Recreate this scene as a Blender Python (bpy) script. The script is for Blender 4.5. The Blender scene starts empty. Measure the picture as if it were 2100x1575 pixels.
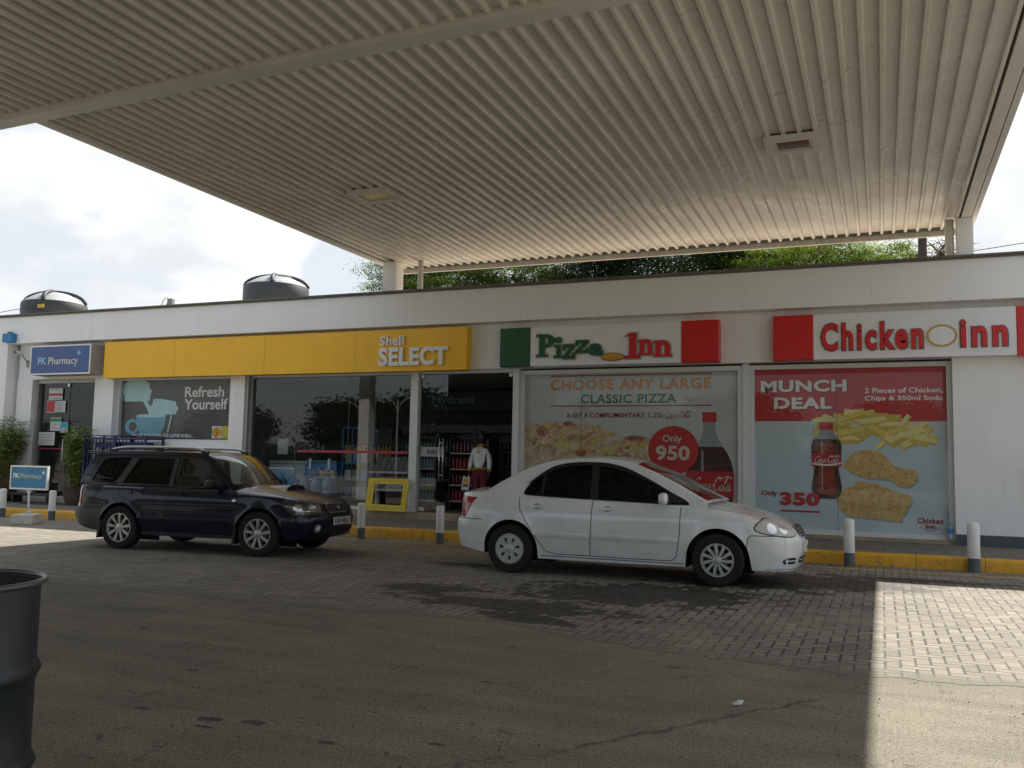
import bpy, bmesh, math, random
import numpy as np
from mathutils import Vector, Matrix
from mathutils.bvhtree import BVHTree
from mathutils.geometry import tessellate_polygon
RAD = math.radians
PI = math.pi
rnd = random.Random(11)
sc = bpy.context.scene
col = sc.collection

# ---------------------------------------------------------------- camera
def make_camera():
    yaw, pitch, roll = 0.391458, 0.0892035, 0.0199907
    cy, sy = math.cos(yaw), math.sin(yaw)
    f0 = Vector((-sy, cy, 0)); r0 = Vector((cy, sy, 0)); u0 = Vector((0, 0, 1))
    fwd = f0*math.cos(pitch) + u0*math.sin(pitch)
    u1 = u0*math.cos(pitch) - f0*math.sin(pitch)
    right = r0*math.cos(roll) + u1*math.sin(roll)
    up = u1*math.cos(roll) - r0*math.sin(roll)
    cd = bpy.data.cameras.new('camera'); cd.sensor_fit = 'HORIZONTAL'
    cd.sensor_width = 36; cd.lens = 36*1838.45/2100
    cd.clip_start = 0.05; cd.clip_end = 2000
    co = bpy.data.objects.new('camera', cd); col.objects.link(co)
    m = Matrix((right, up, -fwd)).transposed().to_4x4(); m.translation = (0, 0, 1.42)
    co.matrix_world = m
    sc.camera = co
make_camera()

# ---------------------------------------------------------------- light
SUN_DIR = Vector((0.286, 0.84, 1.0)).normalized()      # towards the sun (behind the shops)
EL = math.asin(SUN_DIR.z); AZ = math.atan2(SUN_DIR.x, SUN_DIR.y)
sl = bpy.data.lights.new('sun', 'SUN'); sl.energy = 3.6; sl.angle = RAD(0.6); sl.color = (1.0, 0.95, 0.86)
so = bpy.data.objects.new('sun', sl); col.objects.link(so)
so.rotation_euler = SUN_DIR.to_track_quat('Z', 'Y').to_euler()

def make_world():
    w = bpy.data.worlds.new('World'); sc.world = w; w.use_nodes = True
    nt = w.node_tree; n = nt.nodes; L = nt.links
    n.clear()
    out = n.new('ShaderNodeOutputWorld'); bg = n.new('ShaderNodeBackground'); bg.inputs[1].default_value = 0.074
    sky = n.new('ShaderNodeTexSky'); sky.sky_type = 'NISHITA'; sky.sun_disc = False
    sky.sun_elevation = EL; sky.sun_rotation = AZ; sky.air_density = 1.0; sky.dust_density = 2.0
    tc = n.new('ShaderNodeTexCoord'); mp = n.new('ShaderNodeMapping')
    mp.inputs['Scale'].default_value = (1.0, 1.0, 1.9)
    L.new(tc.outputs['Generated'], mp.inputs[0])
    nz = n.new('ShaderNodeTexNoise'); nz.inputs['Scale'].default_value = 4.4; nz.inputs['Detail'].default_value = 12
    nz.inputs['Roughness'].default_value = 0.5; nz.inputs['Distortion'].default_value = 0.25
    L.new(mp.outputs[0], nz.inputs['Vector'])
    cr = n.new('ShaderNodeValToRGB'); cr.color_ramp.elements[0].position = 0.455; cr.color_ramp.elements[1].position = 0.515
    L.new(nz.outputs['Fac'], cr.inputs[0])
    # cloud brightness: bright billow edges and slightly greyer bodies
    nz2 = n.new('ShaderNodeTexNoise'); nz2.inputs['Scale'].default_value = 7.0; nz2.inputs['Detail'].default_value = 10; nz2.inputs['Distortion'].default_value = .4
    L.new(mp.outputs[0], nz2.inputs['Vector'])
    cr2 = n.new('ShaderNodeValToRGB')
    cr2.color_ramp.elements[0].position = 0.36; cr2.color_ramp.elements[0].color = (4.75, 4.9, 5.05, 1)
    cr2.color_ramp.elements[1].position = 0.60; cr2.color_ramp.elements[1].color = (6.0, 6.05, 6.05, 1)
    L.new(nz2.outputs['Fac'], cr2.inputs[0])
    # thin white veil between the clouds
    veil = n.new('ShaderNodeMixRGB'); veil.inputs[0].default_value = 0.62; veil.inputs[2].default_value = (4.55, 4.85, 5.2, 1)
    L.new(sky.outputs[0], veil.inputs[1])
    # fewer clouds on the side away from the sun (the blue sky mirrored in the shop glass)
    sp = n.new('ShaderNodeSeparateXYZ'); L.new(tc.outputs['Generated'], sp.inputs[0])
    mr = n.new('ShaderNodeMapRange'); mr.interpolation_type = 'SMOOTHSTEP'; L.new(sp.outputs[1], mr.inputs[0])
    for i_, v_ in ((1, -.55), (2, .25), (3, .42), (4, 1.0)): mr.inputs[i_].default_value = v_
    cm = n.new('ShaderNodeMath'); cm.operation = 'MULTIPLY'; L.new(cr.outputs[0], cm.inputs[0]); L.new(mr.outputs[0], cm.inputs[1])
    vm = n.new('ShaderNodeMath'); vm.operation = 'MULTIPLY'; L.new(mr.outputs[0], vm.inputs[0]); vm.inputs[1].default_value = .92; L.new(vm.outputs[0], veil.inputs[0])
    mx = n.new('ShaderNodeMixRGB'); L.new(cm.outputs[0], mx.inputs[0]); L.new(veil.outputs[0], mx.inputs[1]); L.new(cr2.outputs[0], mx.inputs[2])
    L.new(mx.outputs[0], bg.inputs[0]); L.new(bg.outputs[0], out.inputs[0])
make_world()
sc.view_settings.view_transform = 'Standard'; sc.view_settings.look = 'None'
sc.view_settings.exposure = 1.28; sc.view_settings.gamma = 1.0; sc.view_settings.use_curve_mapping = False
sc.cycles.use_denoising = True
sc.cycles.max_bounces = 10; sc.cycles.transparent_max_bounces = 24
sc.cycles.caustics_reflective = False; sc.cycles.caustics_refractive = False

# ---------------------------------------------------------------- materials
class NT:
    def __init__(s, name):
        s.mat = bpy.data.materials.new(name); s.mat.use_nodes = True
        s.nt = s.mat.node_tree; s.n = s.nt.nodes; s.L = s.nt.links
        s.n.clear(); s.out = s.n.new('ShaderNodeOutputMaterial')
    def put(s, sock, v):
        if isinstance(v, bpy.types.NodeSocket): s.L.new(v, sock)
        elif v is not None: sock.default_value = v
    def m(s, op, a, b=None, c=None):
        q = s.n.new('ShaderNodeMath'); q.operation = op
        for i, v in enumerate((a, b, c)): s.put(q.inputs[i], v) if v is not None else None
        return q.outputs[0]
    def noise(s, vec, scale, detail=4, rough=.55, dist=0):
        q = s.n.new('ShaderNodeTexNoise'); s.put(q.inputs['Vector'], vec)
        q.inputs['Scale'].default_value = scale; q.inputs['Detail'].default_value = detail
        q.inputs['Roughness'].default_value = rough; q.inputs['Distortion'].default_value = dist
        return q.outputs['Fac']
    def ramp(s, f, stops):
        q = s.n.new('ShaderNodeValToRGB'); s.put(q.inputs[0], f)
        e = q.color_ramp.elements
        while len(e) < len(stops): e.new(.5)
        for i, (p, c) in enumerate(stops):
            e[i].position = p; e[i].color = (c[0], c[1], c[2], 1) if not isinstance(c, (int, float)) else (c, c, c, 1)
        return q.outputs[0]
    def mix(s, f, a, b, mode='MIX'):
        q = s.n.new('ShaderNodeMixRGB'); q.blend_type = mode
        s.put(q.inputs[0], f)
        for i, v in ((1, a), (2, b)):
            if isinstance(v, (tuple, list)): v = (v[0], v[1], v[2], 1)
            s.put(q.inputs[i], v)
        return q.outputs[0]
    def obj(s):
        q = s.n.new('ShaderNodeTexCoord'); return q.outputs['Object']
    def sep(s, v):
        q = s.n.new('ShaderNodeSeparateXYZ'); s.L.new(v, q.inputs[0]); return q.outputs
    def bump(s, h, strength=.3, dist=.02):
        q = s.n.new('ShaderNodeBump'); q.inputs['Strength'].default_value = strength; q.inputs['Distance'].default_value = dist
        s.put(q.inputs['Height'], h); return q.outputs[0]
    def pbr(s, color, rough=.5, metal=0, coat=0, normal=None, spec=.5):
        q = s.n.new('ShaderNodeBsdfPrincipled')
        if isinstance(color, (tuple, list)): color = (color[0], color[1], color[2], 1)
        s.put(q.inputs['Base Color'], color); s.put(q.inputs['Roughness'], rough); s.put(q.inputs['Metallic'], metal)
        s.put(q.inputs['Coat Weight'], coat); q.inputs['Coat Roughness'].default_value = .04
        s.put(q.inputs['Specular IOR Level'], spec)
        if normal is not None: s.L.new(normal, q.inputs['Normal'])
        s.L.new(q.outputs[0], s.out.inputs[0]); return q

def M(name, c, rough=.5, metal=0, var=.12, scale=6, bump=0, bscale=60, coat=0, spec=.5, dirt=0, streak=0):
    t = NT(name); o = t.obj()
    f = t.noise(o, scale, 5, .6)
    lo = tuple(max(0, x*(1-var)) for x in c); hi = tuple(min(1, x*(1+var)) for x in c)
    cc = t.ramp(f, [(.3, lo), (.7, hi)])
    if dirt:
        d = t.noise(o, scale*.35, 8, .7); dm = t.ramp(d, [(.5, 0.0), (.75, 1.0)])
        cc = t.mix(t.m('MULTIPLY', dm, dirt), cc, tuple(x*.55 for x in c))
    if streak:
        mp = t.n.new('ShaderNodeMapping'); mp.inputs['Scale'].default_value = (5.0, 1.0, .32); t.L.new(o, mp.inputs[0])
        sm = t.m('MULTIPLY', t.ramp(t.noise(mp.outputs[0], 1.6, 7, .7), [(.54, 0.0), (.72, 1.0)]), t.ramp(t.noise(o, .9, 3), [(.4, 0.0), (.65, 1.0)]))
        cc = t.mix(t.m('MULTIPLY', sm, streak), cc, tuple(x*k for x, k in zip(c, (.50, .47, .42))))
    nrm = t.bump(t.noise(o, bscale, 4, .6), bump, .01) if bump else None
    t.pbr(cc, rough, metal, coat, nrm, spec)
    return t.mat

def glass_mat(name, tint=(.92, .95, .95), refl=1.0, base=.04):
    t = NT(name)
    tr = t.n.new('ShaderNodeBsdfTransparent'); tr.inputs[0].default_value = (*tint, 1)
    gl = t.n.new('ShaderNodeBsdfGlossy'); gl.inputs['Roughness'].default_value = .01
    ge = t.n.new('ShaderNodeNewGeometry'); dt = t.n.new('ShaderNodeVectorMath'); dt.operation = 'DOT_PRODUCT'
    t.L.new(ge.outputs['Normal'], dt.inputs[0]); t.L.new(ge.outputs['Incoming'], dt.inputs[1])
    sc5 = t.m('POWER', t.m('SUBTRACT', 1.0, t.m('ABSOLUTE', dt.outputs['Value'])), 5.0)      # Schlick, the same from both sides
    f = t.m('ADD', t.m('MULTIPLY', t.m('ADD', .04, t.m('MULTIPLY', sc5, .96)), refl), base)
    f = t.m('MINIMUM', f, 1.0)
    mx = t.n.new('ShaderNodeMixShader'); t.L.new(f, mx.inputs[0]); t.L.new(tr.outputs[0], mx.inputs[1]); t.L.new(gl.outputs[0], mx.inputs[2])
    t.L.new(mx.outputs[0], t.out.inputs[0]); return t.mat

# ---------------------------------------------------------------- mesh helpers
class MB:
    def __init__(s): s.v = []; s.f = []; s.mi = []
    def add(s, vs, fs, m=0):
        b = len(s.v); s.v += [tuple(v) for v in vs]
        for f in fs: s.f.append(tuple(i+b for i in f)); s.mi.append(m)
        return s
    def box(s, x0, x1, y0, y1, z0, z1, m=0):
        return s.add([(x0,y0,z0),(x1,y0,z0),(x1,y1,z0),(x0,y1,z0),(x0,y0,z1),(x1,y0,z1),(x1,y1,z1),(x0,y1,z1)],
            [(0,3,2,1),(4,5,6,7),(0,1,5,4),(1,2,6,5),(2,3,7,6),(3,0,4,7)], m)
    def bevel_box(s, x0, x1, y0, y1, z0, z1, r=.02, m=0, seg=2):
        bm = bmesh.new(); bmesh.ops.create_cube(bm, size=1)
        for v in bm.verts: v.co = Vector(((x0+x1)/2+v.co.x*(x1-x0), (y0+y1)/2+v.co.y*(y1-y0), (z0+z1)/2+v.co.z*(z1-z0)))
        bmesh.ops.bevel(bm, geom=list(bm.edges), offset=r, segments=seg, affect='EDGES', profile=.5)
        s.from_bm(bm, m); bm.free(); return s
    def from_bm(s, bm, m=0):
        bm.verts.index_update()
        return s.add([v.co[:] for v in bm.verts], [[v.index for v in f.verts] for f in bm.faces], m)
    def prism(s, poly, fn, d0, d1, m=0, holes=(), caps=True, back=True):
        """poly (u,v) outline; fn(u,v,d)->xyz; from depth d0 (back) to d1 (front)"""
        loops = [list(poly)] + [list(h) for h in holes]
        tris = tessellate_polygon([[Vector((p[0], p[1], 0)) for p in l] for l in loops])
        flat = [p for l in loops for p in l]; n = len(flat)
        vs = [fn(p[0], p[1], d1) for p in flat] + [fn(p[0], p[1], d0) for p in flat]
        fs = [tuple(t) for t in tris]
        if back: fs += [tuple(i+n for i in reversed(t)) for t in tris]
        b = 0
        for l in loops:
            k = len(l)
            for i in range(k): fs.append((b+i, b+(i+1) % k, n+b+(i+1) % k, n+b+i))
            b += k
        return s.add(vs, fs, m)
    def flat(s, poly, fn, d, m=0, holes=()):
        loops = [list(poly)] + [list(h) for h in holes]
        tris = tessellate_polygon([[Vector((p[0], p[1], 0)) for p in l] for l in loops])
        flat = [p for l in loops for p in l]
        return s.add([fn(p[0], p[1], d) for p in flat], [tuple(t) for t in tris], m)
    def tube(s, pts, r, seg=8, m=0, caps=True):
        pts = [Vector(p) for p in pts]; n = len(pts)
        rs = r if isinstance(r, (list, tuple)) else [r]*n
        vs = []; fs = []; prev = None
        for i, p in enumerate(pts):
            d = (pts[min(i+1, n-1)] - pts[max(i-1, 0)])
            d = d.normalized() if d.length > 1e-9 else Vector((0, 0, 1))
            a = prev if prev is not None else (Vector((1, 0, 0)) if abs(d.x) < .9 else Vector((0, 1, 0)))
            u = (a - d*a.dot(d)).normalized(); w = d.cross(u); prev = u
            for k in range(seg):
                t = 2*PI*k/seg; vs.append(p + (u*math.cos(t) + w*math.sin(t))*rs[i])
        for i in range(n-1):
            for k in range(seg):
                fs.append((i*seg+k, i*seg+(k+1) % seg, (i+1)*seg+(k+1) % seg, (i+1)*seg+k))
        if caps: fs.append(tuple(reversed(range(seg)))); fs.append(tuple((n-1)*seg+k for k in range(seg)))
        return s.add(vs, fs, m)
    def lathe(s, prof, c, seg=32, m=0, axis='z', sx=1, sy=1):
        vs = []; fs = []; n = len(prof)
        for k in range(seg):
            a = 2*PI*k/seg; ca, sa = math.cos(a), math.sin(a)
            for r, h in prof:
                if axis == 'z': vs.append((c[0]+r*ca*sx, c[1]+r*sa*sy, c[2]+h))
                elif axis == 'y': vs.append((c[0]+r*ca, c[1]+h, c[2]+r*sa))
                else: vs.append((c[0]+h, c[1]+r*ca, c[2]+r*sa))
        for k in range(seg):
            k2 = (k+1) % seg
            for i in range(n-1): fs.append((k*n+i, k2*n+i, k2*n+i+1, k*n+i+1))
        return s.add(vs, fs, m)
    def build(s, name, mats, parent=None, smooth=False, local=False, angle=None):
        me = bpy.data.meshes.new(name)
        off = Vector((0, 0, 0))
        if parent is not None and not local:
            p = parent
            while p is not None: off += p.location; p = p.parent
        me.from_pydata([Vector(v)-off for v in s.v], [], s.f)
        mats = mats if isinstance(mats, (list, tuple)) else [mats]
        for mm in mats: me.materials.append(mm)
        if any(s.mi): me.polygons.foreach_set('material_index', s.mi)
        if smooth or angle: me.polygons.foreach_set('use_smooth', [True]*len(me.polygons))
        me.update()
        if angle is not None:
            try: me.set_sharp_from_angle(angle=RAD(angle))
            except Exception: pass
        o = bpy.data.objects.new(name, me); col.objects.link(o)
        if parent is not None: o.parent = parent
        return o

def tag(o, label=None, cat=None, group=None, kind=None):
    if label: o['label'] = label
    if cat: o['category'] = cat
    if group: o['group'] = group
    if kind: o['kind'] = kind
    return o
def thing(name, loc, label, cat, group=None, rz=0):
    o = bpy.data.objects.new(name, None); col.objects.link(o); o.location = loc; o.rotation_euler = (0, 0, rz)
    o.empty_display_size = .2
    return tag(o, label, cat, group)
def dup(root, loc, label=None, rz=None):
    r = root.copy(); col.objects.link(r); r.location = loc
    if rz is not None: r.rotation_euler = (0, 0, rz)
    if label: r['label'] = label
    for ch in list(root.children):
        c = ch.copy(); col.objects.link(c); c.parent = r
        for g in list(ch.children):
            d = g.copy(); col.objects.link(d); d.parent = c
    return r
def FY(y0):
    """mapping for things on a plane facing the forecourt: (u,v,d) -> world, d metres towards the viewer"""
    return lambda u, v, d: (u, y0-d, v)
def rect(x0, x1, z0, z1): return [(x0, z0), (x1, z0), (x1, z1), (x0, z1)]
def circ(cx, cz, rx, rz=None, n=40, a0=0, a1=2*PI):
    rz = rz or rx
    full = abs(a1-a0-2*PI) < 1e-6
    return [(cx+rx*math.cos(a0+(a1-a0)*k/(n if full else n-1)), cz+rz*math.sin(a0+(a1-a0)*k/(n if full else n-1))) for k in range(n)]
def spline(pts, k=6, closed=False):
    P = [Vector((*p, 0)) if len(p) == 2 else Vector(p) for p in pts]; n = len(P); out = []
    rng = range(n) if closed else range(n-1)
    for i in rng:
        g = (lambda j: P[j % n]) if closed else (lambda j: P[max(0, min(n-1, j))])
        p0, p1, p2, p3 = g(i-1), g(i), g(i+1), g(i+2)
        for q in range(k):
            t = q/k
            out.append(.5*((2*p1)+(p2-p0)*t+(2*p0-5*p1+4*p2-p3)*t*t+(3*p1-p0-3*p2+p3)*t**3))
    if not closed: out.append(P[-1])
    return [tuple(p[:2]) if len(pts[0]) == 2 else tuple(p) for p in out]

_tc = {}
def text_geo(body, bold=0.0, shear=0.0, res=3, spacing=1.0, align='LEFT', line=1.0):
    key = (body, bold, shear, res, spacing, align, line)
    if key in _tc: return _tc[key]
    c = bpy.data.curves.new('lettering', 'FONT'); c.body = body; c.offset = bold; c.shear = shear
    c.resolution_u = res; c.extrude = .5; c.space_character = spacing; c.align_x = align; c.space_line = line
    o = bpy.data.objects.new('lettering', c); col.objects.link(o)
    bpy.context.view_layer.update()
    dg = bpy.context.evaluated_depsgraph_get()
    me = bpy.data.meshes.new_from_object(o.evaluated_get(dg))
    vs = [v.co.copy() for v in me.vertices]; fs = [tuple(p.vertices) for p in me.polygons]
    bpy.data.objects.remove(o); bpy.data.curves.remove(c); bpy.data.meshes.remove(me)
    x0 = min(v.x for v in vs); x1 = max(v.x for v in vs); y0 = min(v.y for v in vs); y1 = max(v.y for v in vs)
    vs = [((v.x-x0)/(x1-x0), (v.y-y0)/(y1-y0), v.z+.5) for v in vs]
    _tc[key] = (vs, fs, (x1-x0)/(y1-y0)); return _tc[key]
def text(mb, body, x0, x1, z0, z1, fn, d0, d1, m=0, bold=0.0, shear=0.0, skew=0.0, **kw):
    vs, fs, asp = text_geo(body, bold, shear, **kw)
    w = x1-x0; h = z1-z0
    mb.add([fn(x0+v[0]*w, z0+v[1]*h+skew*v[0]*w, d0+v[2]*(d1-d0)) for v in vs], fs, m)
def words(parent, mat, body, x0, x1, z0, z1, fn, d0, d1, **kw):
    mb = MB(); text(mb, body, x0, x1, z0, z1, fn, d0, d1, 0, **kw); return mb.build('lettering', mat, parent)
def ribbon(mb, pts, fn, d, wid, m=0, nib=None):
    """calligraphic stroke: fixed nib vector, or constant width across the path"""
    n = len(pts); vs = []
    for i, p in enumerate(pts):
        a = pts[max(0, i-1)]; b = pts[min(n-1, i+1)]
        t = Vector((b[0]-a[0], b[1]-a[1])); t = t.normalized() if t.length > 1e-9 else Vector((1, 0))
        nn = Vector((-t.y, t.x))
        w = wid/2
        if nib: w = wid/2*(.3+.7*abs(nn.dot(Vector(nib))))
        for s_ in (-1, 1): vs.append(fn(p[0]+nn.x*w*s_, p[1]+nn.y*w*s_, d))
    mb.add(vs, [(2*i, 2*i+2, 2*i+3, 2*i+1) for i in range(n-1)], m)
def script_cola(mb, x0, x1, z0, z1, fn, d, m=0, w=.16):
    C = [(1.05,1.45),(.95,1.75),(.6,1.75),(.2,1.15),(.12,.4),(.45,0),(.85,.15),(1.1,.5)]
    o = [(1.45,.9),(1.2,.7),(1.15,.2),(1.35,0),(1.62,.3),(1.62,.75),(1.42,.9),(1.6,.78),(1.85,.85)]
    c = [(2.2,.75),(2.05,.9),(1.8,.55),(1.82,.1),(2.1,.03),(2.4,.4)]
    a = [(2.95,.8),(2.7,.92),(2.42,.5),(2.45,.05),(2.7,.08),(2.98,.85),(2.9,.25),(3.0,.02),(3.25,.3)]
    l = [(5.25,.3),(5.6,1.1),(5.85,1.7),(5.75,1.85),(5.5,1.2),(5.42,.3),(5.55,.02),(5.8,.25)]
    sh = lambda q, dx: [(p[0]+dx, p[1]) for p in q]
    st = [C, o, c, a, [(3.3,.75),(3.65,.85)], sh(C,3.55), sh(o,3.6), l, sh(a,3.45), [(3.75,1.35),(4.15,1.95),(5.0,1.75),(5.7,2.05),(6.6,1.75)], [(.6,-.02),(.2,-.3),(.9,-.42),(1.9,-.25),(2.3,-.4)]]
    for i, q in enumerate(st):
        pts = [(x0+(p[0]+.18*p[1])/7.0*(x1-x0), z0+(p[1]+.42)/2.5*(z1-z0)) for p in spline(q, 5)]
        ribbon(mb, pts, fn, d+i*.0003, w*(x1-x0)/6.6, m, nib=(.7, .7))

# ---------------------------------------------------------------- ground
def paver_mat():
    t = NT('block_paving'); o = t.obj(); xyz = t.sep(o)
    C = 0.105
    X = t.m('DIVIDE', xyz[0], C); Y = t.m('DIVIDE', xyz[1], C)
    ix = t.m('FLOOR', X); iy = t.m('FLOOR', Y)
    fx = t.m('SUBTRACT', X, ix); fy = t.m('SUBTRACT', Y, iy)
    k = t.m('FLOORED_MODULO', t.m('SUBTRACT', ix, iy), 4.0)
    is0 = t.m('COMPARE', k, 0, .1); is1 = t.m('COMPARE', k, 1, .1); is2 = t.m('COMPARE', k, 2, .1); is3 = t.m('COMPARE', k, 3, .1)
    gx = t.m('SUBTRACT', 1, fx); gy = t.m('SUBTRACT', 1, fy)
    big = lambda e, mask: t.m('ADD', e, mask)
    dl = big(fx, is1); dr = big(gx, is0); db = big(fy, is2); dt = big(gy, is3)
    d = t.m('MINIMUM', t.m('MINIMUM', dl, dr), t.m('MINIMUM', db, dt))
    bx = t.m('SUBTRACT', ix, is1); by = t.m('SUBTRACT', iy, is2)
    cmb = t.n.new('ShaderNodeCombineXYZ'); t.L.new(bx, cmb.inputs[0]); t.L.new(by, cmb.inputs[1])
    wn = t.n.new('ShaderNodeTexWhiteNoise'); t.L.new(cmb.outputs[0], wn.inputs['Vector'])
    edge = t.noise(o, 30, 3)
    joint = t.ramp(t.m('ADD', d, t.m('MULTIPLY', t.m('SUBTRACT', edge, .5), .08)), [(.055, 1.0), (.125, 0.0)])
    base = t.ramp(wn.outputs['Value'], [(0, (.235, .215, .178)), (.5, (.285, .262, .218)), (1, (.33, .303, .25))])
    big_n = t.noise(o, .55, 6, .65)
    base = t.mix(1.0, base, t.ramp(big_n, [(.3, .72), (.7, 1.12)]), 'MULTIPLY')
    base = t.mix(1.0, base, t.ramp(t.noise(o, 90, 3), [(.2, .8), (.8, 1.15)]), 'MULTIPLY')
    # joints washed out in places by sand
    sand = t.ramp(t.noise(o, .9, 4), [(.35, .35), (.6, 1.0)])
    base = t.mix(t.m('MULTIPLY', t.m('MULTIPLY', joint, sand), .95), base, (.055, .051, .043))
    # whitish salts along the joints by the edge of the old slab
    yd = t.m('ABSOLUTE', t.m('SUBTRACT', xyz[1], 7.75)); xd = t.m('ABSOLUTE', t.m('ADD', xyz[0], 6.3))
    salt = t.m('MULTIPLY', t.ramp(yd, [(.1, 1.0), (.5, 0.0)]), t.ramp(xd, [(.9, 1.0), (2.0, 0.0)]) if False else t.ramp(t.m('DIVIDE', xd, 3.0), [(.4, 1.0), (.8, 0.0)]))
    halo = t.ramp(d, [(.1, 1.0), (.3, 0.0)])
    salt = t.m('MULTIPLY', t.m('MULTIPLY', salt, halo), t.ramp(t.noise(o, 3.5, 4), [(.48, 0.0), (.6, 1.0)]))
    base = t.mix(t.m('MULTIPLY', salt, .35), base, (.42, .41, .39))
    # a spill of water that ran from under the white car
    nn = t.noise(o, 1.7, 7, .6, .6); nf = t.noise(o, 9, 4, .6)
    def ell(cx, cy, rx, ry, rot=0):
        dx = t.m('SUBTRACT', xyz[0], cx); dy = t.m('SUBTRACT', xyz[1], cy)
        ca, sa = math.cos(rot), math.sin(rot)
        u = t.m('DIVIDE', t.m('ADD', t.m('MULTIPLY', dx, ca), t.m('MULTIPLY', dy, sa)), rx)
        v = t.m('DIVIDE', t.m('SUBTRACT', t.m('MULTIPLY', dy, ca), t.m('MULTIPLY', dx, sa)), ry)
        return t.m('SUBTRACT', 1.0, t.m('SQRT', t.m('ADD', t.m('MULTIPLY', u, u), t.m('MULTIPLY', v, v))))
    f = ell(-2.5, 10.0, 1.6, 1.0, .2)
    for a in [(-1.0, 12.1, 1.9, 1.0, .3), (-3.4, 8.5, 1.4, .5, -.15), (-3.0, 7.9, .8, .2, -.25), (.5, 13.1, 1.5, .22, .05), (-.3, 12.5, 1.2, .25, .1), (-4.8, 9.2, .7, .35, 0), (-5.4, 11.6, .6, .25, 0)]:
        f = t.m('MAXIMUM', f, ell(*a))
    f = t.m('ADD', f, t.m('MULTIPLY', t.m('SUBTRACT', nn, .5), 1.5))
    f = t.m('ADD', f, t.m('MULTIPLY', t.m('SUBTRACT', nf, .5), .7))
    f = t.m('ADD', f, t.m('MULTIPLY', t.m('SUBTRACT', wn.outputs['Value'], .5), .62))
    wet = t.ramp(t.m('ADD', f, t.m('MULTIPLY', joint, .12)), [(.10, 0.0), (.2, 1.0)])
    base = t.mix(wet, base, t.mix(1.0, base, (.24, .24, .245), 'MULTIPLY'))
    # grit from the old slab drifts over the first rows of blocks
    ey = t.m('MAXIMUM', 6.9, t.m('MINIMUM', 7.42, t.m('ADD', 7.42, t.m('MULTIPLY', t.m('ADD', xyz[0], 3.2), -.36))))
    gr = t.m('ADD', t.m('SUBTRACT', xyz[1], ey), t.m('MULTIPLY', t.m('SUBTRACT', t.noise(o, 3.5, 6, .65), .5), .9))
    grit = t.m('MULTIPLY', t.ramp(gr, [(.05, 1.0), (.42, 0.0)]), t.m('SUBTRACT', 1.0, wet))
    base = t.mix(t.m('MULTIPLY', grit, .9), base, t.mix(1.0, (.175, .163, .132), t.ramp(t.noise(o, 60, 4), [(.3, .7), (.7, 1.25)]), 'MULTIPLY'))
    rough = t.ramp(wet, [(0, .85), (1, .55)])
    nrm = t.bump(t.m('SUBTRACT', t.m('MULTIPLY', t.noise(o, 120, 3), .25), t.m('MULTIPLY', joint, t.m('SUBTRACT', 1.0, t.m('MULTIPLY', wet, .6)))), .35, .006)
    t.pbr(base, rough, 0, 0, nrm, .25); return t.mat

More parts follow.
